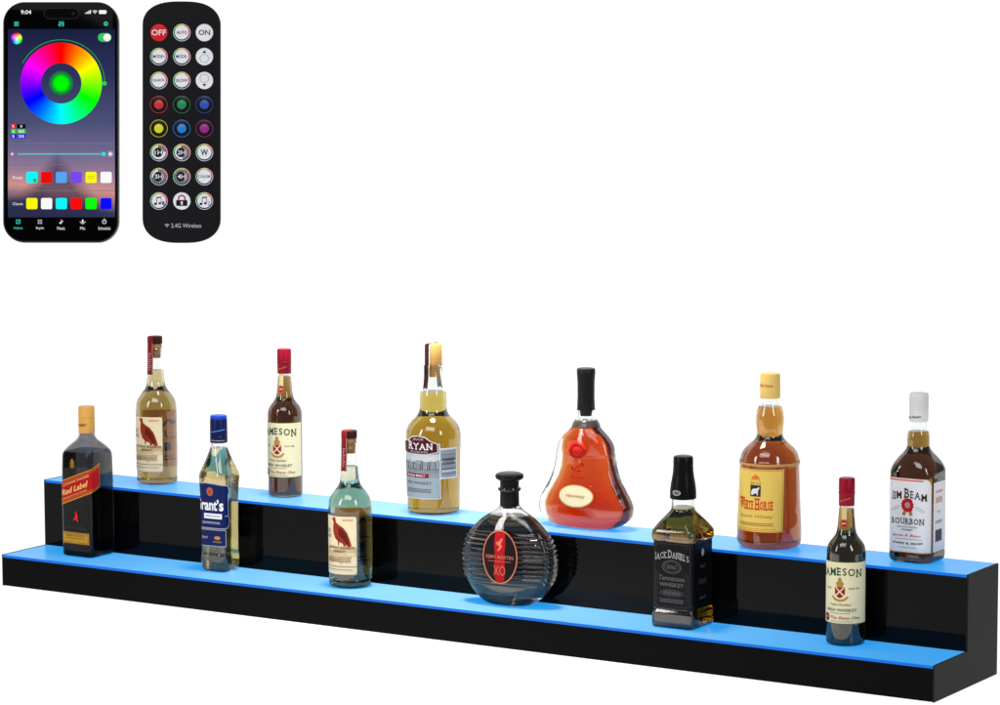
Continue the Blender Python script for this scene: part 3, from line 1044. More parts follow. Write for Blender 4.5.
# --- tapering bottle with the yellow label
def yellow_label_bottle():
    t = stand('whisky_bottle', 'stout amber bottle with yellow cap and yellow label showing a horse', 1.4274, .1865, 2, 0)
    pr = Prof([(0, 41), (1.5, 45.5), (5, 49), (12, 51.2), (24, 51.2), (60, 49.6), (125, 47.2), (131, 47.1), (133, 48.0), (138, 48.0), (140, 47), (148, 44.8), (156, 40), (164, 32), (171, 24.5), (177, 20.9), (181, 20.6), (192, 21.8), (204, 22.2), (214, 21.3), (222, 18.8), (230, 16.3), (243, 15.2)])
    link('glass', shell(pr, 2.6, 3.2), GLASS, t)
    link('liquid', fill(pr, 2.6, 3.2, 224), liquid_mat('red_amber_spirit', (134, 52, 0), .085), t)
    cap = link('cap', lathe([(237, 15.8), (238, 16.3), (244, 16.3), (244.3, 15.9), (245.3, 15.9), (245.6, 16.3), (273, 16.0), (276, 14.8), (276.5, 11)]), P_('yellow_cap', (240, 204, 116), rough=.4), t)
    cp = Prof([(235, 16.2), (280, 16.2)])
    f = Flat(cp.wrap)
    f.text('White Horse', -2, 258, 27, 4.6, P_('orange_red', (206, 70, 34)), 1, .01, .2)
    f.done('lettering', cap)
    f = Flat(pr.wrap)
    OR = P_('label_orange', (224, 130, 40))
    f.rect(-49, 46, 30, 129, P_('label_yellow', (240, 204, 98)), 0)
    f.frame(-47.6, 44.6, 31.4, 127.6, 1.0, OR, 1)
    f.poly([(-8, 110), (-3, 114), (0, 111.5), (3, 114), (7, 110), (6, 117), (0, 121), (-6, 117)], OR, 2)
    f.rect(-9, 9, 86, 104, P_('horse_ground', (52, 56, 44)), 2)
    f.poly([(-7, 88), (-5.4, 88), (-4.4, 92), (2, 92), (3, 88), (4.6, 88), (4.6, 95), (7, 99.5), (5.5, 101.5), (3.4, 99), (-4, 98), (-6, 96), (-7.5, 92)], WHITE, 3)
    lb = f.done('label', t, 'yellow label with orange border')
    f = Flat(pr.wrap)
    f.serif('WHITE HORSE', -2, 72, 62, 13, P_('horse_red', (216, 48, 20)), 3, 0, 1.3, .02)
    f.text('FINE OLD', 0, 107, 20, 2.6, P_('yellow_ink', (170, 120, 50)), 3)
    f.text('Scotch Whisky', 0, 54, 60, 6, P_('yellow_ink', ()), 3, 0, .2)
    f.scribble(0, 42, 62, 1.6, P_('yellow_ink', ()), 3, 2, 40)
    f.scribble(0, 35, 70, 1.1, OR, 3, 1, 41)
    f.done('lettering', lb)
    f = Flat(pr.wrap)
    f.rect(-52, 150, 133.6, 137.4, P_('gold_line', (206, 156, 84), rough=.35), 0)
    f.done('shoulder_band', t)


# --- squarish bourbon with the white label
def white_label_bottle():
    t = stand('bourbon_bottle', 'dark bourbon bottle with white cap and white label, rightmost on upper step', 1.6804, .194, 2, 0)
    pr = Prof([(0, 31, 18), (1.5, 34.5, 19), (5, 36.6, 19), (10, 37.2, 19.5), (14, 37.2, 19.5), (18, 36.8, 19.5), (132, 36.8, 19.5), (140, 37, 20), (148, 35.6, 22), (156, 32, 23), (163, 27.2, 22), (170, 21.6, 20), (175, 18.8, 18.6), (180, 17.4, 17.3), (188, 17.6, 17.5),
               (196, 17.0, 16.9), (206, 15.2, 15.1), (221, 14.2, 14.1)])
    link('glass', shell(pr, 2.4, 3.2), GLASS, t)
    link('liquid', fill(pr, 2.4, 3.2, 202), liquid_mat('brown_amber_spirit', (76, 38, 0), .06), t)
    cap = link('cap', lathe([(217, 14.6), (218, 15), (231, 15), (231.4, 14.5), (232.6, 14.5), (233, 15), (259, 14.8), (261, 13.6), (261.4, 11)]), P_('white_cap', (228, 228, 228), rough=.4), t)
    cp = Prof([(210, 15), (265, 15)])
    f = Flat(cp.wrap)
    f.text('Jim Beam', -2, 224.5, 24, 5, BLACK, 0, .01, 0, lambda u, v: (u, v + .1 * u))
    for q in range(6):
        f.rect(-46, 46, 236 + q * 3.6, 236.5 + q * 3.6, P_('cap_line', (206, 206, 206)), 0)
    f.done('lettering', cap)
    f = Flat(pr.wrap)
    f.rect(-44, 40, 16.6, 133, GOLD, 0)
    f.poly([(-44, 18), (38.6, 18), (38.6, 121), (37, 127), (33, 131), (27, 132), (-44, 132)], WHITE, 1)
    f.rect(-44, 26, 128.4, 130.6, P_('coral_line', (216, 96, 88)), 2)
    SEAL = P_('seal_red', (190, 24, 36))
    n = 28
    f.poly([((10 + (1.0 if i % 2 else -.4)) * math.cos(2 * math.pi * i / n), 91 + (10.6 + (1.0 if i % 2 else -.4)) * math.sin(2 * math.pi * i / n)) for i in range(n)], SEAL, 2)
    f.ell(0, 91, 4.4, 4.8, P_('seal_grey', (180, 150, 150)), 3)
    f.poly([(-7, 82), (-2, 80), (-4, 74), (-9, 76)], GOLD, 2)
    f.poly([(7, 82), (2, 80), (4, 74), (9, 76)], GOLD, 2)
    for sx in (-1, 1):
        for q in range(4):
            f.ring(sx * (16 + q * 3.4), 87 - q * 1.5, 1.6, 2.4, SILV, 2, 12)
    lb = f.done('label', t, 'white front label with red seal')
    f = Flat(pr.wrap)
    f.serif('JIM BEAM', 2, 108, 58, 11, P_('umber_ink', (62, 48, 36)), 3, 5)
    f.serif('BOURBON', 0, 66, 54, 9, P_('charcoal_ink', (44, 46, 52)), 3, 0, 1.0)
    f.text('KENTUCKY STRAIGHT', 0, 57, 34, 2.6, GREY, 3)
    f.text('WHISKEY', 0, 52.6, 20, 2.8, BLACK, 3)
    f.text('James B. Beam', -2, 43.5, 48, 5, P_('sign_red', (206, 60, 66)), 3, .01, .3)
    f.scribble(2, 38.2, 44, .9, GREY, 3, 1, 50)
    f.text('JAMES B. BEAM', 0, 31, 50, 4, P_('charcoal_ink', ()), 3, .02, 0, None, -1.5)
    f.scribble(0, 25, 30, .9, GREY, 3, 1, 51)
    f.done('lettering', lb)
    f = Flat(pr.wrap)
    f.rect(43.5, 96, 18, 126, WHITE, 0)
    f.rect(50, 74, 33, 52, P_('barcode_grey', (120, 122, 130)), 1)
    for q in range(9):
        f.rect(51 + q * 2.5, 52.2 + q * 2.5 + .3 * (q % 3), 34, 51, BLACK, 2)
    lb = f.done('side_label', t, 'white side label')
    f = Flat(pr.wrap)
    f.text('Genuine', 62, 112, 26, 5, P_('sign_red', ()), 2, .0, .3)
    f.scribble(62, 98, 24, 1.3, P_('coral_line', ()), 2, 4, 52)
    f.text('No.1', 62, 80, 8, 4, GREY, 2)
    f.scribble(62, 64, 24, 1, GREY, 2, 3, 53)
    f.done('lettering', lb)


striding_bottle()
blue_bottle()
a = bird_bottle()
a['label'] = 'bird label bourbon bottle on the lower step beside the blue capped bottle'
b = copy_tree(a)
b.location = (.1963, .197, H2 + .0003)
b.rotation_euler = (0, 0, R(3))
b['label'] = 'bird label bourbon bottle on the upper step, leftmost of that row'
for c in a.children:                       # the lower bottle's spirit reads paler
    if c.name.startswith('liquid'):
        c.data = c.data.copy()
        c.data.materials[0] = liquid_mat('pale_straw_spirit', (186, 182, 134), .07)
a = red_cap_bottle()
a['label'] = 'red capsule whiskey bottle with cream label on upper step'
b = copy_tree(a)
b.location = (1.6145, .080, H1 + .0003)
b['label'] = 'red capsule whiskey bottle with cream label, rightmost on lower step'
yellow_bottle()
oval_decanter()
bell_decanter()
square_bottle()
yellow_label_bottle()
white_label_bottle()

# ------------------------------------------------------------------ phone and remote fixed to the backdrop
def on_wall(px, py, th):
    k = (W0 - th) / 3285.75
    p = CAM + fwd * (W0 - .0005) + rt * ((px - 500) * k) - up * ((py - 352.5) * k)
    return p, k * 1000


def hang(o):
    """lay a thing flat against the leaning wall"""
    o.rotation_euler = Matrix((rt, fwd, up)).transposed().to_euler()


def plate(name, pts, y0, y1, M, parent, bevel=.0):
    """outline in mm (x, z) given thickness from y0 (front) to y1 (back)"""
    bm = bmesh.new()
    f = bm.faces.new([bm.verts.new((x * .001, y0 * .001, z * .001)) for x, z in pts])
    r = bmesh.ops.extrude_face_region(bm, geom=[f])
    nv = [v for v in r['geom'] if isinstance(v, bmesh.types.BMVert)]
    bmesh.ops.translate(bm, vec=(0, (y1 - y0) * .001, 0), verts=nv)
    bmesh.ops.recalc_face_normals(bm, faces=bm.faces)
    if bevel:
        es = [e for e in bm.edges if abs(e.verts[0].co.y - e.verts[1].co.y) < 1e-6 and e.calc_face_angle(0) > .8]
        bmesh.ops.bevel(bm, geom=es, offset=bevel * .001, segments=4, affect='EDGES', profile=.5)
    return link(name, bm, M, parent, smooth=40)


def screen_nodes(name):
    M = bpy.data.materials.new(name)
    M.use_nodes = True
    nt = M.node_tree
    for n in list(nt.nodes): nt.nodes.remove(n)
    out = nt.nodes.new('ShaderNodeOutputMaterial')
    em = nt.nodes.new('ShaderNodeEmission')
    nt.links.new(em.outputs[0], out.inputs[0])
    tc = nt.nodes.new('ShaderNodeTexCoord')
    sp = nt.nodes.new('ShaderNodeSeparateXYZ')
    nt.links.new(tc.outputs['Object'], sp.inputs[0])
    return M, nt, em, tc, sp


def math_node(nt, op, a, b=None, clamp=False):
    n = nt.nodes.new('ShaderNodeMath')
    n.operation = op
    n.use_clamp = clamp
    for i, v in enumerate((a, b)):
        if v is None: continue
        if isinstance(v, (int, float)): n.inputs[i].default_value = v
        else: nt.links.new(v, n.inputs[i])
    return n.outputs[0]


def ramp(nt, fac, stops):
    n = nt.nodes.new('ShaderNodeValToRGB')
    e = n.color_ramp.elements
    while len(e) < len(stops): e.new(.5)
    for k, (p, c) in enumerate(stops):
        e[k].position = p
        e[k].color = (*lin(c), 1)
    nt.links.new(fac, n.inputs[0])
    return n.outputs[0]


def hue_mat(name, cx, cz, sat_r=0.0, emit=1.0, val=1.0):
    """hue running clockwise from red at the top, about (cx, cz) metres"""
    M, nt, em, tc, sp = screen_nodes(name)
    x = math_node(nt, 'SUBTRACT', sp.outputs[0], cx)
    z = math_node(nt, 'SUBTRACT', sp.outputs[2], cz)
    a = math_node(nt, 'ARCTAN2', x, z)
    h = math_node(nt, 'FRACT', math_node(nt, 'ADD', math_node(nt, 'DIVIDE', a, 2 * math.pi), 1.0))
    cc = nt.nodes.new('ShaderNodeCombineColor')
    cc.mode = 'HSV'
    nt.links.new(h, cc.inputs[0])
    if sat_r:
        r = math_node(nt, 'SQRT', math_node(nt, 'ADD', math_node(nt, 'MULTIPLY', x, x), math_node(nt, 'MULTIPLY', z, z)))
        nt.links.new(math_node(nt, 'DIVIDE', r, sat_r, True), cc.inputs[1])
    else:
        cc.inputs[1].default_value = 1
    cc.inputs[2].default_value = val
    gm = nt.nodes.new('ShaderNodeGamma')
    gm.inputs[1].default_value = 2.0
    nt.links.new(cc.outputs[0], gm.inputs[0])
    if emit:
        nt.links.new(gm.outputs[0], em.inputs[0])
        em.inputs[1].default_value = emit
    else:
        b = nt.nodes.new('ShaderNodeBsdfPrincipled')
        b.inputs['Roughness'].default_value = .3
        nt.links.new(cc.outputs[0], b.inputs['Base Color'])
        nt.links.new(b.outputs[0], [n for n in nt.nodes if n.type == 'OUTPUT_MATERIAL'][0].inputs[0])
    return M


def phone():
    C, s = on_wall(60.6, 122, .0225)
    s *= math.cos(0)
    t = thing('smartphone', 'black smartphone showing a colour wheel app on its screen', 'phone', C)
    hang(t)
    X = lambda px: (px - 60.6) * s
    Z = lambda py: (122 - py) * s
    TH = 22
    plate('frame', rrect_pts(X(2.8), X(118.6), Z(242.6), Z(1.8), 21.5 * s, 12), -TH, 0, P_('graphite_metal', (58, 58, 62), rough=.3, metal=.8), t, 3.5)
    plate('bezel', rrect_pts(X(4.2), X(117.2), Z(241.2), Z(3.2), 20 * s, 12), -TH - .6, -TH + .5, P_('black_glass', (3, 3, 4), rough=.08, spec=.05), t, .4)
    for (z0, z1) in ((66, 82), (92, 108)):
        pass
    mp = lambda u, v, off: Vector((u, -TH - .6 - off, v))
    # wallpaper
    M, nt, em, tc, sp = screen_nodes('dusk_wallpaper')
    zt, zb = Z(29) * .001, Z(217.3) * .001
    g = math_node(nt, 'DIVIDE', math_node(nt, 'SUBTRACT', zt, sp.outputs[2]), zt - zb, True)
    nz = nt.nodes.new('ShaderNodeTexNoise')
    nz.inputs['Scale'].default_value = 9
    nt.links.new(tc.outputs['Object'], nz.inputs['Vector'])
    g2 = math_node(nt, 'ADD', g, math_node(nt, 'MULTIPLY', math_node(nt, 'SUBTRACT', nz.outputs[0], .5), .08), True)
    xs_ = math_node(nt, 'MULTIPLY', math_node(nt, 'MULTIPLY', sp.outputs[0], .5), math_node(nt, 'MULTIPLY', math_node(nt, 'SUBTRACT', g, .6, True), 1.9, True))
    g2 = math_node(nt, 'SUBTRACT', g2, xs_, True)
    sky = ramp(nt, g2, [(0, (26, 32, 64)), (.25, (46, 50, 90)), (.5, (76, 80, 118)), (.64, (108, 102, 142)), (.76, (152, 122, 150)), (.84, (206, 146, 142)), (.89, (150, 112, 122)), (.94, (54, 60, 90)), (1, (38, 48, 76))])
    ax = math_node(nt, 'ABSOLUTE', math_node(nt, 'SUBTRACT', sp.outputs[0], X(57) * .001))
    wd = math_node(nt, 'MULTIPLY', math_node(nt, 'SUBTRACT', g, .63), .30)
    tw = math_node(nt, 'MULTIPLY', math_node(nt, 'MULTIPLY', math_node(nt, 'SUBTRACT', wd, ax), 28, True), .75, True)
    mx = nt.nodes.new('ShaderNodeMix')
    mx.data_type = 'RGBA'
    nt.links.new(tw, mx.inputs[0])
    nt.links.new(sky, mx.inputs[6])
    mx.inputs[7].default_value = (*lin((46, 44, 76)), 1)
    nt.links.new(mx.outputs[2], em.inputs[0])
    f = Flat(mp, .3, .3, 300)
    f.rect(X(8), X(115), Z(217.3), Z(29), M, 0)
    LN = glow('screen_divider', (120, 116, 120))
    for py in (143.6, 164.6, 190.6):
        f.rect(X(8), X(115), Z(py + .3), Z(py - .3), LN, 1)
    sc_ = f.done('screen', t)
    G = lambda n, c: glow('screen_' + n, c)
    TEAL = G('teal', (60, 220, 200))
    WH = G('white', (245, 245, 245))
    DIM = G('dim', (170, 170, 175))
    # colour wheel
    cx, cz = X(61.3), Z(83.4)
    f = Flat(mp, .9, .3, 300)
    f.ring(cx, cz, 20.2 * s, 40.8 * s, hue_mat('wheel_hues', cx * .001, cz * .001), 0, 120)
    Mg, nt, em, tc, sp = screen_nodes('green_centre')
    x = math_node(nt, 'SUBTRACT', sp.outputs[0], cx * .001)
    z = math_node(nt, 'SUBTRACT', sp.outputs[2], cz * .001)
    r = math_node(nt, 'SQRT', math_node(nt, 'ADD', math_node(nt, 'MULTIPLY', x, x), math_node(nt, 'MULTIPLY', z, z)))
    c = ramp(nt, math_node(nt, 'DIVIDE', r, 13 * s * .001, True), [(0, (0, 252, 0)), (.48, (0, 250, 0)), (.72, (14, 150, 40)), (1, (46, 46, 92))])
    nt.links.new(c, em.inputs[0])
    f.ell(cx, cz, 13 * s, 13 * s, Mg, 0)
    f.ring(cx, cz, 43.2 * s, 43.9 * s, G('arc_green', (34, 170, 76)), 0, 90, 0, 152)
    f.ell(X(104.6), cz, 2.2 * s, 2.2 * s, G('green', (10, 225, 60)), 1)
    f.done('colour_wheel', sc_)
    f = Flat(mp, .9, .3, 300)
    f.ell(X(16.7), Z(38.6), 5.6 * s, 5.6 * s, hue_mat('small_hues', X(16.7) * .001, Z(38.6) * .001, 5.6 * s * .001), 0)
    f.done('hue_icon', sc_)
    f = Flat(mp, .9, .3, 300)
    f.rrect(X(98), X(111.4), Z(41.8), Z(33.2), 4.25 * s, G('toggle_green', (52, 199, 89)), 0)
    f.ell(X(107.2), Z(37.5), 3.7 * s, 3.7 * s, WH, 1)
    f.done('toggle', sc_)
    # rgb read out
    f = Flat(mp, .9, .3, 300)
    L = Flat(mp, 1.5, .3, 300)
    for k, (nm, c, val, c2) in enumerate((('R', (240, 0, 0), '0', (6, 6, 6)), ('G', (0, 220, 20), '255', (0, 200, 20)), ('B', (10, 10, 220), '255', (10, 10, 225)))):
        y = 126.3 + 5 * k
        f.rect(X(11.2), X(16), Z(y + 2.1), Z(y - 2.1), G('rgb_' + nm, c), 0)
        f.rect(X(16.9), X(25.8), Z(y + 2.1), Z(y - 2.1), G('rgbv_' + nm, c2), 0)
        L.text(nm, X(13.6), Z(y), 1.9 * s, 2.6 * s, WH, 0)
        L.text(val, X(21.4), Z(y), (1.8 if val == '0' else 6) * s, 2.6 * s, WH, 0)
    ro = f.done('readout', sc_)
    # slider
    f = Flat(mp, .9, .3, 300)
    CY = G('slider_cyan', (70, 205, 215))
    f.rect(X(18), X(104), Z(154.6), Z(153.4), CY, 0)
    f.ell(X(103.8), Z(154), 2.1 * s, 2.1 * s, G('slider_knob', (40, 225, 225)), 1)
    for px, r0_, r1_ in ((12.3, 1.0, 1.7), (110.4, 1.5, 3.0)):
        f.ell(X(px), Z(154), r0_ * s, r0_ * s, WH, 0)
        for q in range(8):
            a = q * math.pi / 4
            ca, sa = math.cos(a), math.sin(a)
            p0, p1, h = (r0_ + .5) * s, r1_ * s, .3 * s
            f.poly([(X(px) + p0 * ca - h * sa, Z(154) + p0 * sa + h * ca), (X(px) + p1 * ca - h * sa, Z(154) + p1 * sa + h * ca),
                    (X(px) + p1 * ca + h * sa, Z(154) + p1 * sa - h * ca), (X(px) + p0 * ca + h * sa, Z(154) + p0 * sa - h * ca)], WH, 0)
    f.done('slider', sc_)
    # swatches
    xs = (32, 46.7, 61.5, 76.4, 91.2, 106.2)
    sw = (('cyan', (0, 248, 250)), ('red', (235, 0, 0)), ('sky', (84, 164, 240)), ('violet', (120, 70, 240)), ('yellow', (252, 248, 0)), ('white', (250, 250, 250)))
    sw2 = (('yellow', (252, 248, 0)), ('white', (250, 250, 250)), ('cyan', (0, 248, 250)), ('red2', (250, 0, 0)), ('lime', (0, 250, 0)), ('blue', (0, 0, 250)))
    for row, py in ((sw, 177.4), (sw2, 203.6)):
        for px, (nm, c) in zip(xs, row):
            f = Flat(mp, .9, .3, 300)
            f.rrect(X(px - 5.6), X(px + 5.6), Z(py + 5.6), Z(py - 5.6), 1.7 * s, G('sw_' + nm, c), 0)
            if nm == 'cyan' and py < 190:
                f.ell(X(px + 3), Z(py + 3.1), 2.1 * s, 2.1 * s, G('tick_green', (40, 190, 70)), 1)
            f.done('swatch', sc_)
    L.text('CCT', X(91.2), Z(177.4), 7 * s, 2.8 * s, G('cct_ink', (190, 160, 20)), 0)
    L.text('Preset', X(18), Z(177.6), 10 * s, 3 * s, WH, 0, 0)
    L.text('Classic', X(18), Z(203.8), 10.4 * s, 2.6 * s, WH, 0, 0)
    # bars of icons
    L.text('9:04', X(26.2), Z(12.2), 10.4 * s, 4.2 * s, WH, 0, .015)
    for px, nm, c in ((18.3, 'Adjust', TEAL), (40, 'Style', WH), (61.2, 'Music', WH), (82.8, 'Mic', WH), (104.4, 'Schedule', WH)):
        L.text(nm, X(px), Z(228.3), (1.45 * len(nm) + .6) * s, 3.0 * s, c, 0, 0)
    L.done('lettering', sc_)
    f = Flat(mp, .9, .3, 300)
    for q in range(4):
        f.rect(X(85.2 + q * 1.55), X(86.3 + q * 1.55), Z(13.8), Z(12.8 - q * .9), WH, 0)
    for q in range(3):
        f.ring(X(95), Z(13.9), (.3 + q * 1.3) * s, (1.0 + q * 1.3) * s, WH, 0, 12, 45, 135)
    f.rrect(X(99), X(106.4), Z(14), Z(10.2), 1 * s, WH, 0)
    f.rect(X(106.7), X(107.2), Z(12.8), Z(11.4), DIM, 0)
    f.done('status_icons', sc_)
    f = Flat(mp, .9, .3, 300)
    f.rrect(X(44), X(79), Z(19), Z(8.2), 5.3 * s, mat('island_edge', (40, 40, 42), .2), 0)
    f.rrect(X(44.5), X(78.5), Z(18.5), Z(8.7), 4.8 * s, mat('island_black', (2, 2, 3), .1, spec=.2), 1)
    f.ell(X(73.4), Z(13.6), 2 * s, 2 * s, mat('lens_blue', (14, 18, 40), .1), 2)
    f.done('camera_island', t)
    f = Flat(mp, .9, .3, 300)
    for q in range(4):
        f.rect(X(14.2), X(18.8), Z(22.5 + q * 1.15), Z(21.9 + q * 1.15), TEAL, 0)
    for q, k in ((-2, 1), (0, -1), (2, .4)):
        f.rect(X(61.4 + q - .3), X(61.4 + q + .3), Z(26.6), Z(21.2), TEAL, 0)
        f.rect(X(61.4 + q - .8), X(61.4 + q + .8), Z(24.3 + k), Z(23.3 + k), TEAL, 1)
    f.ring(X(106), Z(23.8), 1.0 * s, 2.1 * s, TEAL, 0, 24)
    f.done('menu_icons', sc_)
    f = Flat(mp, .9, .3, 300)
    f.frame(X(16.2), X(20.4), Z(223.8), Z(219.6), .5 * s, TEAL, 0)
    f.poly([(X(17), Z(223)), (X(17.6), Z(223)), (X(20), Z(220.4)), (X(19.4), Z(220.4))], TEAL, 0)
    for a_ in (-1, 1):
        for b_ in (-1, 1):
            f.rect(X(40 + a_ * 1.2 - .9), X(40 + a_ * 1.2 + .9), Z(221.8 + b_ * 1.2 + .9), Z(221.8 + b_ * 1.2 - .9), DIM, 0)
    f.ell(X(60.6), Z(223), 1.1 * s, .9 * s, WH, 0)
    f.rect(X(61.3), X(61.8), Z(223), Z(219.6), WH, 0)
    f.rect(X(61.8), X(63.2), Z(221.8), Z(221.1), WH, 0)
    f.rrect(X(82), X(83.6), Z(222.8), Z(219.6), .75 * s, WH, 0)
    f.ring(X(82.8), Z(221.8), 1.7 * s, 2.2 * s, WH, 0, 12, 190, 350)
    f.rect(X(79.6), X(81), Z(222), Z(221.5), DIM, 0)
    f.rect(X(84.6), X(86), Z(222), Z(221.5), DIM, 0)
    f.ring(X(104.4), Z(221.8), 1.7 * s, 2.2 * s, WH, 0, 24)
    f.rect(X(104.2), X(104.6), Z(222), Z(220.6), WH, 1)
    f.rect(X(103.7), X(105.1), Z(219.2), Z(218.8), WH, 0)
    f.done('tab_icons', sc_)


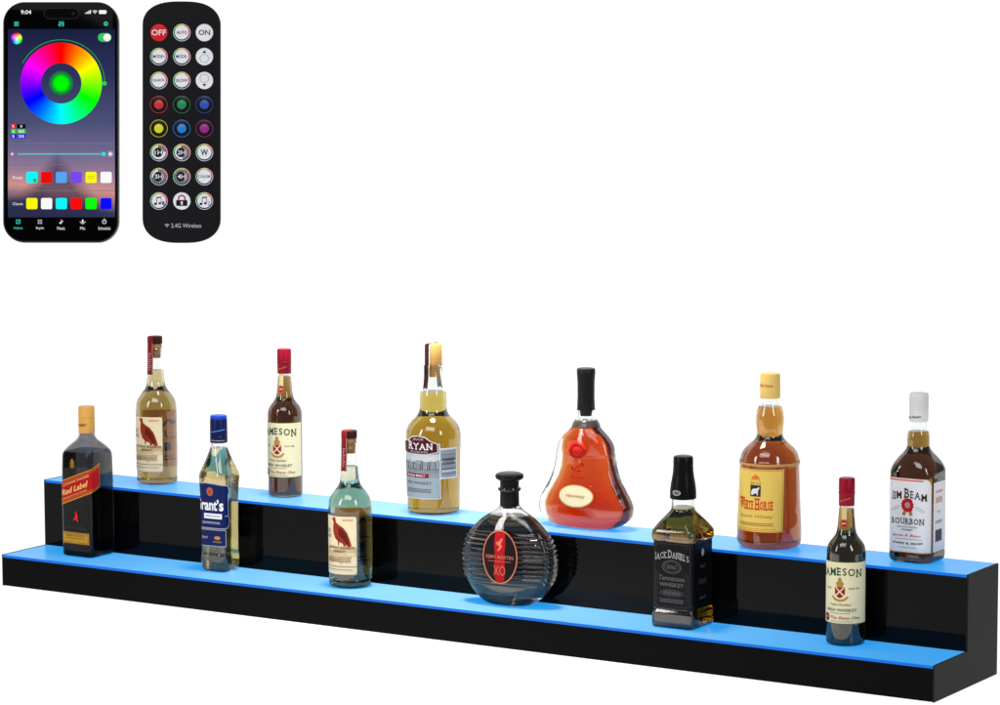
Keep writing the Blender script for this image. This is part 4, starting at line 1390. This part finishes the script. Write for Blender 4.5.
def remote():
    C, s = on_wall(181.3, 122, .017)
    t = thing('remote_control', 'black round ended remote control with rows of coloured buttons', 'remote', C)
    hang(t)
    X = lambda px: (px - 181.3) * s
    Z = lambda py: (122 - py) * s
    pts = []
    hw = 38.9 * s
    N = 40
    for i in range(N + 1):
        a = math.pi * i / N
        ca, sa = math.cos(a), math.sin(a)
        pts.append((hw * math.copysign(abs(ca) ** .72, ca), Z(25) + 23.8 * s * abs(sa) ** .92))
    for i in range(N + 1):
        a = math.pi + math.pi * i / N
        ca, sa = math.cos(a), math.sin(a)
        pts.append((hw * math.copysign(abs(ca) ** .72, ca), Z(218) - 24.8 * s * abs(sa) ** .92))
    q = []
    for p in pts:
        if not q or (abs(p[0] - q[-1][0]) + abs(p[1] - q[-1][1])) > .05: q.append(p)
    TH = 17
    plate('case', q, -TH, 0, P_('charcoal_plastic', (25, 24, 27), rough=.55, spec=.08), t, 2.2)
    mp = lambda u, v, off: Vector((u, -TH - off, v))
    rows = (32.6, 56.6, 80.5, 104.6, 128.5, 152.5, 176.6, 201)
    cols = (159, 181.9, 204.5)
    WB = P_('button_white', (238, 240, 246), rough=.35)
    INK = P_('button_ink', (20, 20, 24))
    r = 8.7 * s
    def disc(px, py, rad, M, parent, h0=0.0, h1=2.2, name='button'):
        bm = bmesh.new()
        prof_ = [(h0, rad), (h0 + (h1 - h0) * .6, rad), (h1 - .2, rad * .965), (h1, rad * .9)]
        V = []
        for h, rr in prof_:
            V.append([bm.verts.new((((X(px)) + rr * math.cos(2 * math.pi * i / 40)) * .001, (-TH - h) * .001, (Z(py) + rr * math.sin(2 * math.pi * i / 40)) * .001)) for i in range(40)])
        for A, B in zip(V, V[1:]):
            for i in range(40):
                bm.faces.new((A[i], A[(i + 1) % 40], B[(i + 1) % 40], B[i]))
        bm.faces.new(V[-1])
        bmesh.ops.recalc_face_normals(bm, faces=bm.faces)
        return link(name, bm, M, parent, smooth=50)
    txt = [['OFF', 'AUTO', 'ON'], ['MODE+', 'MODE-', 'up'], ['QUICK', 'SLOW', 'down'], [(212, 40, 50), (14, 140, 84), (24, 84, 190)], [(226, 222, 20), (24, 130, 220), (160, 30, 140)],
           ['1H', '2H', 'W'], ['3H', '4H', 'COLOR'], ['note1', 'lock', 'note2']]
    for ri, py in enumerate(rows):
        for ci, px in enumerate(cols):
            k = txt[ri][ci]
            F = Flat(mp, 2.3, .25, 300)
            cx, cz = X(px), Z(py)
            if isinstance(k, tuple):
                M = mat('button_' + '_'.join(map(str, k)), k, .3)
                b = disc(px, py, r * 1.04, mat('button_black', (16, 16, 18), .18), t)
                F.ring(cx, cz, 8.3 * s, 8.75 * s, M, 0, 40)
                F.done('rim', b)
                disc(px, py, 4.6 * s, M, b, 2.2, 4.4, 'dome')
                continue
            if k == 'OFF':
                b = disc(px, py, r, P_('button_red', (214, 34, 42), rough=.3), t)
                F.text('OFF', cx, cz, 14.5 * s, 5.8 * s, WB, 1, .01)
                F.done('lettering', b)
                continue
            b = disc(px, py, r, WB, t)
            if k not in ('ON', 'up', 'down', 'lock'):
                Q = Flat(mp, 2.25, .1, 300)
                cols_ = ((226, 190, 20), (230, 110, 70), (206, 30, 90), (60, 20, 100), (24, 20, 90), (10, 90, 90), (10, 140, 60), (130, 190, 30))
                for i, c in enumerate(cols_):
                    Q.ring(cx, cz, 6.9 * s, 8.2 * s, mat('rim_hue_%d' % i, c, .35, spec=.2), 0, 6, 112 - 45 * i, 67 - 45 * i)
                Q.done('rim', b)
            if k in ('AUTO', 'ON', 'MODE+', 'MODE-', 'QUICK', 'SLOW', 'W', 'COLOR'):
                wd, ht = {'AUTO': (10.6, 3), 'ON': (11.4, 5.2), 'MODE+': (12, 3.2), 'MODE-': (11.6, 3.2), 'QUICK': (12, 2.8), 'SLOW': (12, 2.9), 'W': (7.4, 6), 'COLOR': (12.4, 2.8)}[k]
                F.text(k, cx, cz, wd * s, ht * s, INK, 1, .02 if k == 'W' else .006 if 'M' in k else .012)
            elif k in ('up', 'down'):
                sg = 1 if k == 'up' else -1
                F.poly([(cx - 2 * s, cz + sg * 3.6 * s), (cx + 2 * s, cz + sg * 3.6 * s), (cx, cz + sg * 6.2 * s)], INK, 1)
                for i in range(20):
                    a = 2 * math.pi * i / 20
                    F.ell(cx + 4.4 * s * math.cos(a), cz - sg * 2 * s + 4.0 * s * math.sin(a), .45 * s, .45 * s, P_('button_grey_blue', (120, 150, 170)), 1, 8)
            elif k[-1] == 'H':
                n = int(k[0])
                F.ell(cx - .6 * s, cz, 4.8 * s, 4.8 * s, INK, 1)
                for i in range(n * 6):
                    a = R(90 - 360 * i / 24)
                    d = (math.cos(a), math.sin(a))
                    p0, p1, h = 4.9 * s, 7.0 * s, .55 * s
                    F.poly([(cx + p0 * d[0] - h * d[1], cz + p0 * d[1] + h * d[0]), (cx + p1 * d[0] - h * d[1], cz + p1 * d[1] + h * d[0]),
                            (cx + p1 * d[0] + h * d[1], cz + p1 * d[1] - h * d[0]), (cx + p0 * d[0] + h * d[1], cz + p0 * d[1] - h * d[0])], INK, 1)
                F.text(k, cx - .4 * s, cz, 7.4 * s, 4.4 * s, WB, 2, .01)
            elif k == 'lock':
                F.rrect(cx - 5.6 * s, cx + 5.6 * s, cz - 5 * s, cz + .8 * s, .7 * s, INK, 1)
                F.ring(cx, cz + 2.2 * s, 2.5 * s, 3.9 * s, P_('lock_red', (190, 50, 56)), 1, 20, 0, 180)
                for q_ in (-1, 1):
                    F.rect(cx + q_ * 3.2 * s - .7 * s, cx + q_ * 3.2 * s + .7 * s, cz + .8 * s, cz + 2.2 * s, P_('lock_red', ()), 1)
                F.ell(cx, cz - 1.6 * s, 1.2 * s, 1.2 * s, WB, 2, 16)
                F.poly([(cx - .6 * s, cz - 1.8 * s), (cx + .6 * s, cz - 1.8 * s), (cx + .9 * s, cz - 4 * s), (cx - .9 * s, cz - 4 * s)], WB, 2)
            else:
                NB = P_('note_blue', (52, 90, 150))
                NP = P_('note_purple', (120, 40, 120))
                for nx, nz, M in ((-3.4, -3.0, INK), (1.0, -2.4, NP)):
                    F.ell(cx + nx * s, cz + nz * s, 1.5 * s, 1.2 * s, M, 1, 16)
                    F.rect(cx + (nx + 1.0) * s, cx + (nx + 1.5) * s, cz + nz * s, cz + (nz + 5.6) * s, M, 1)
                F.poly([(cx - 2.4 * s, cz + 2.6 * s), (cx + 2.5 * s, cz + 3.2 * s), (cx + 2.5 * s, cz + 4.4 * s), (cx - 2.4 * s, cz + 3.8 * s)], GREEN, 1)
                F.text(k[-1], cx + 4.4 * s, cz - 2.2 * s, 2.2 * s, 3.6 * s, NB, 1, 0)
            F.done('lettering', b)
    F = Flat(mp, .15, .2, 300)
    LG = P_('remote_print', (200, 200, 204))
    F.text('2.4G Wireless', X(186.2), Z(225.6), 30 * s, 4.2 * s, LG, 0, .0)
    for q_ in range(3):
        F.ring(X(167), Z(227.4), (.1 + q_ * 1.35) * s, (.8 + q_ * 1.35) * s, LG, 0, 12, 48, 132)
    F.done('lettering', t)


phone()
remote()
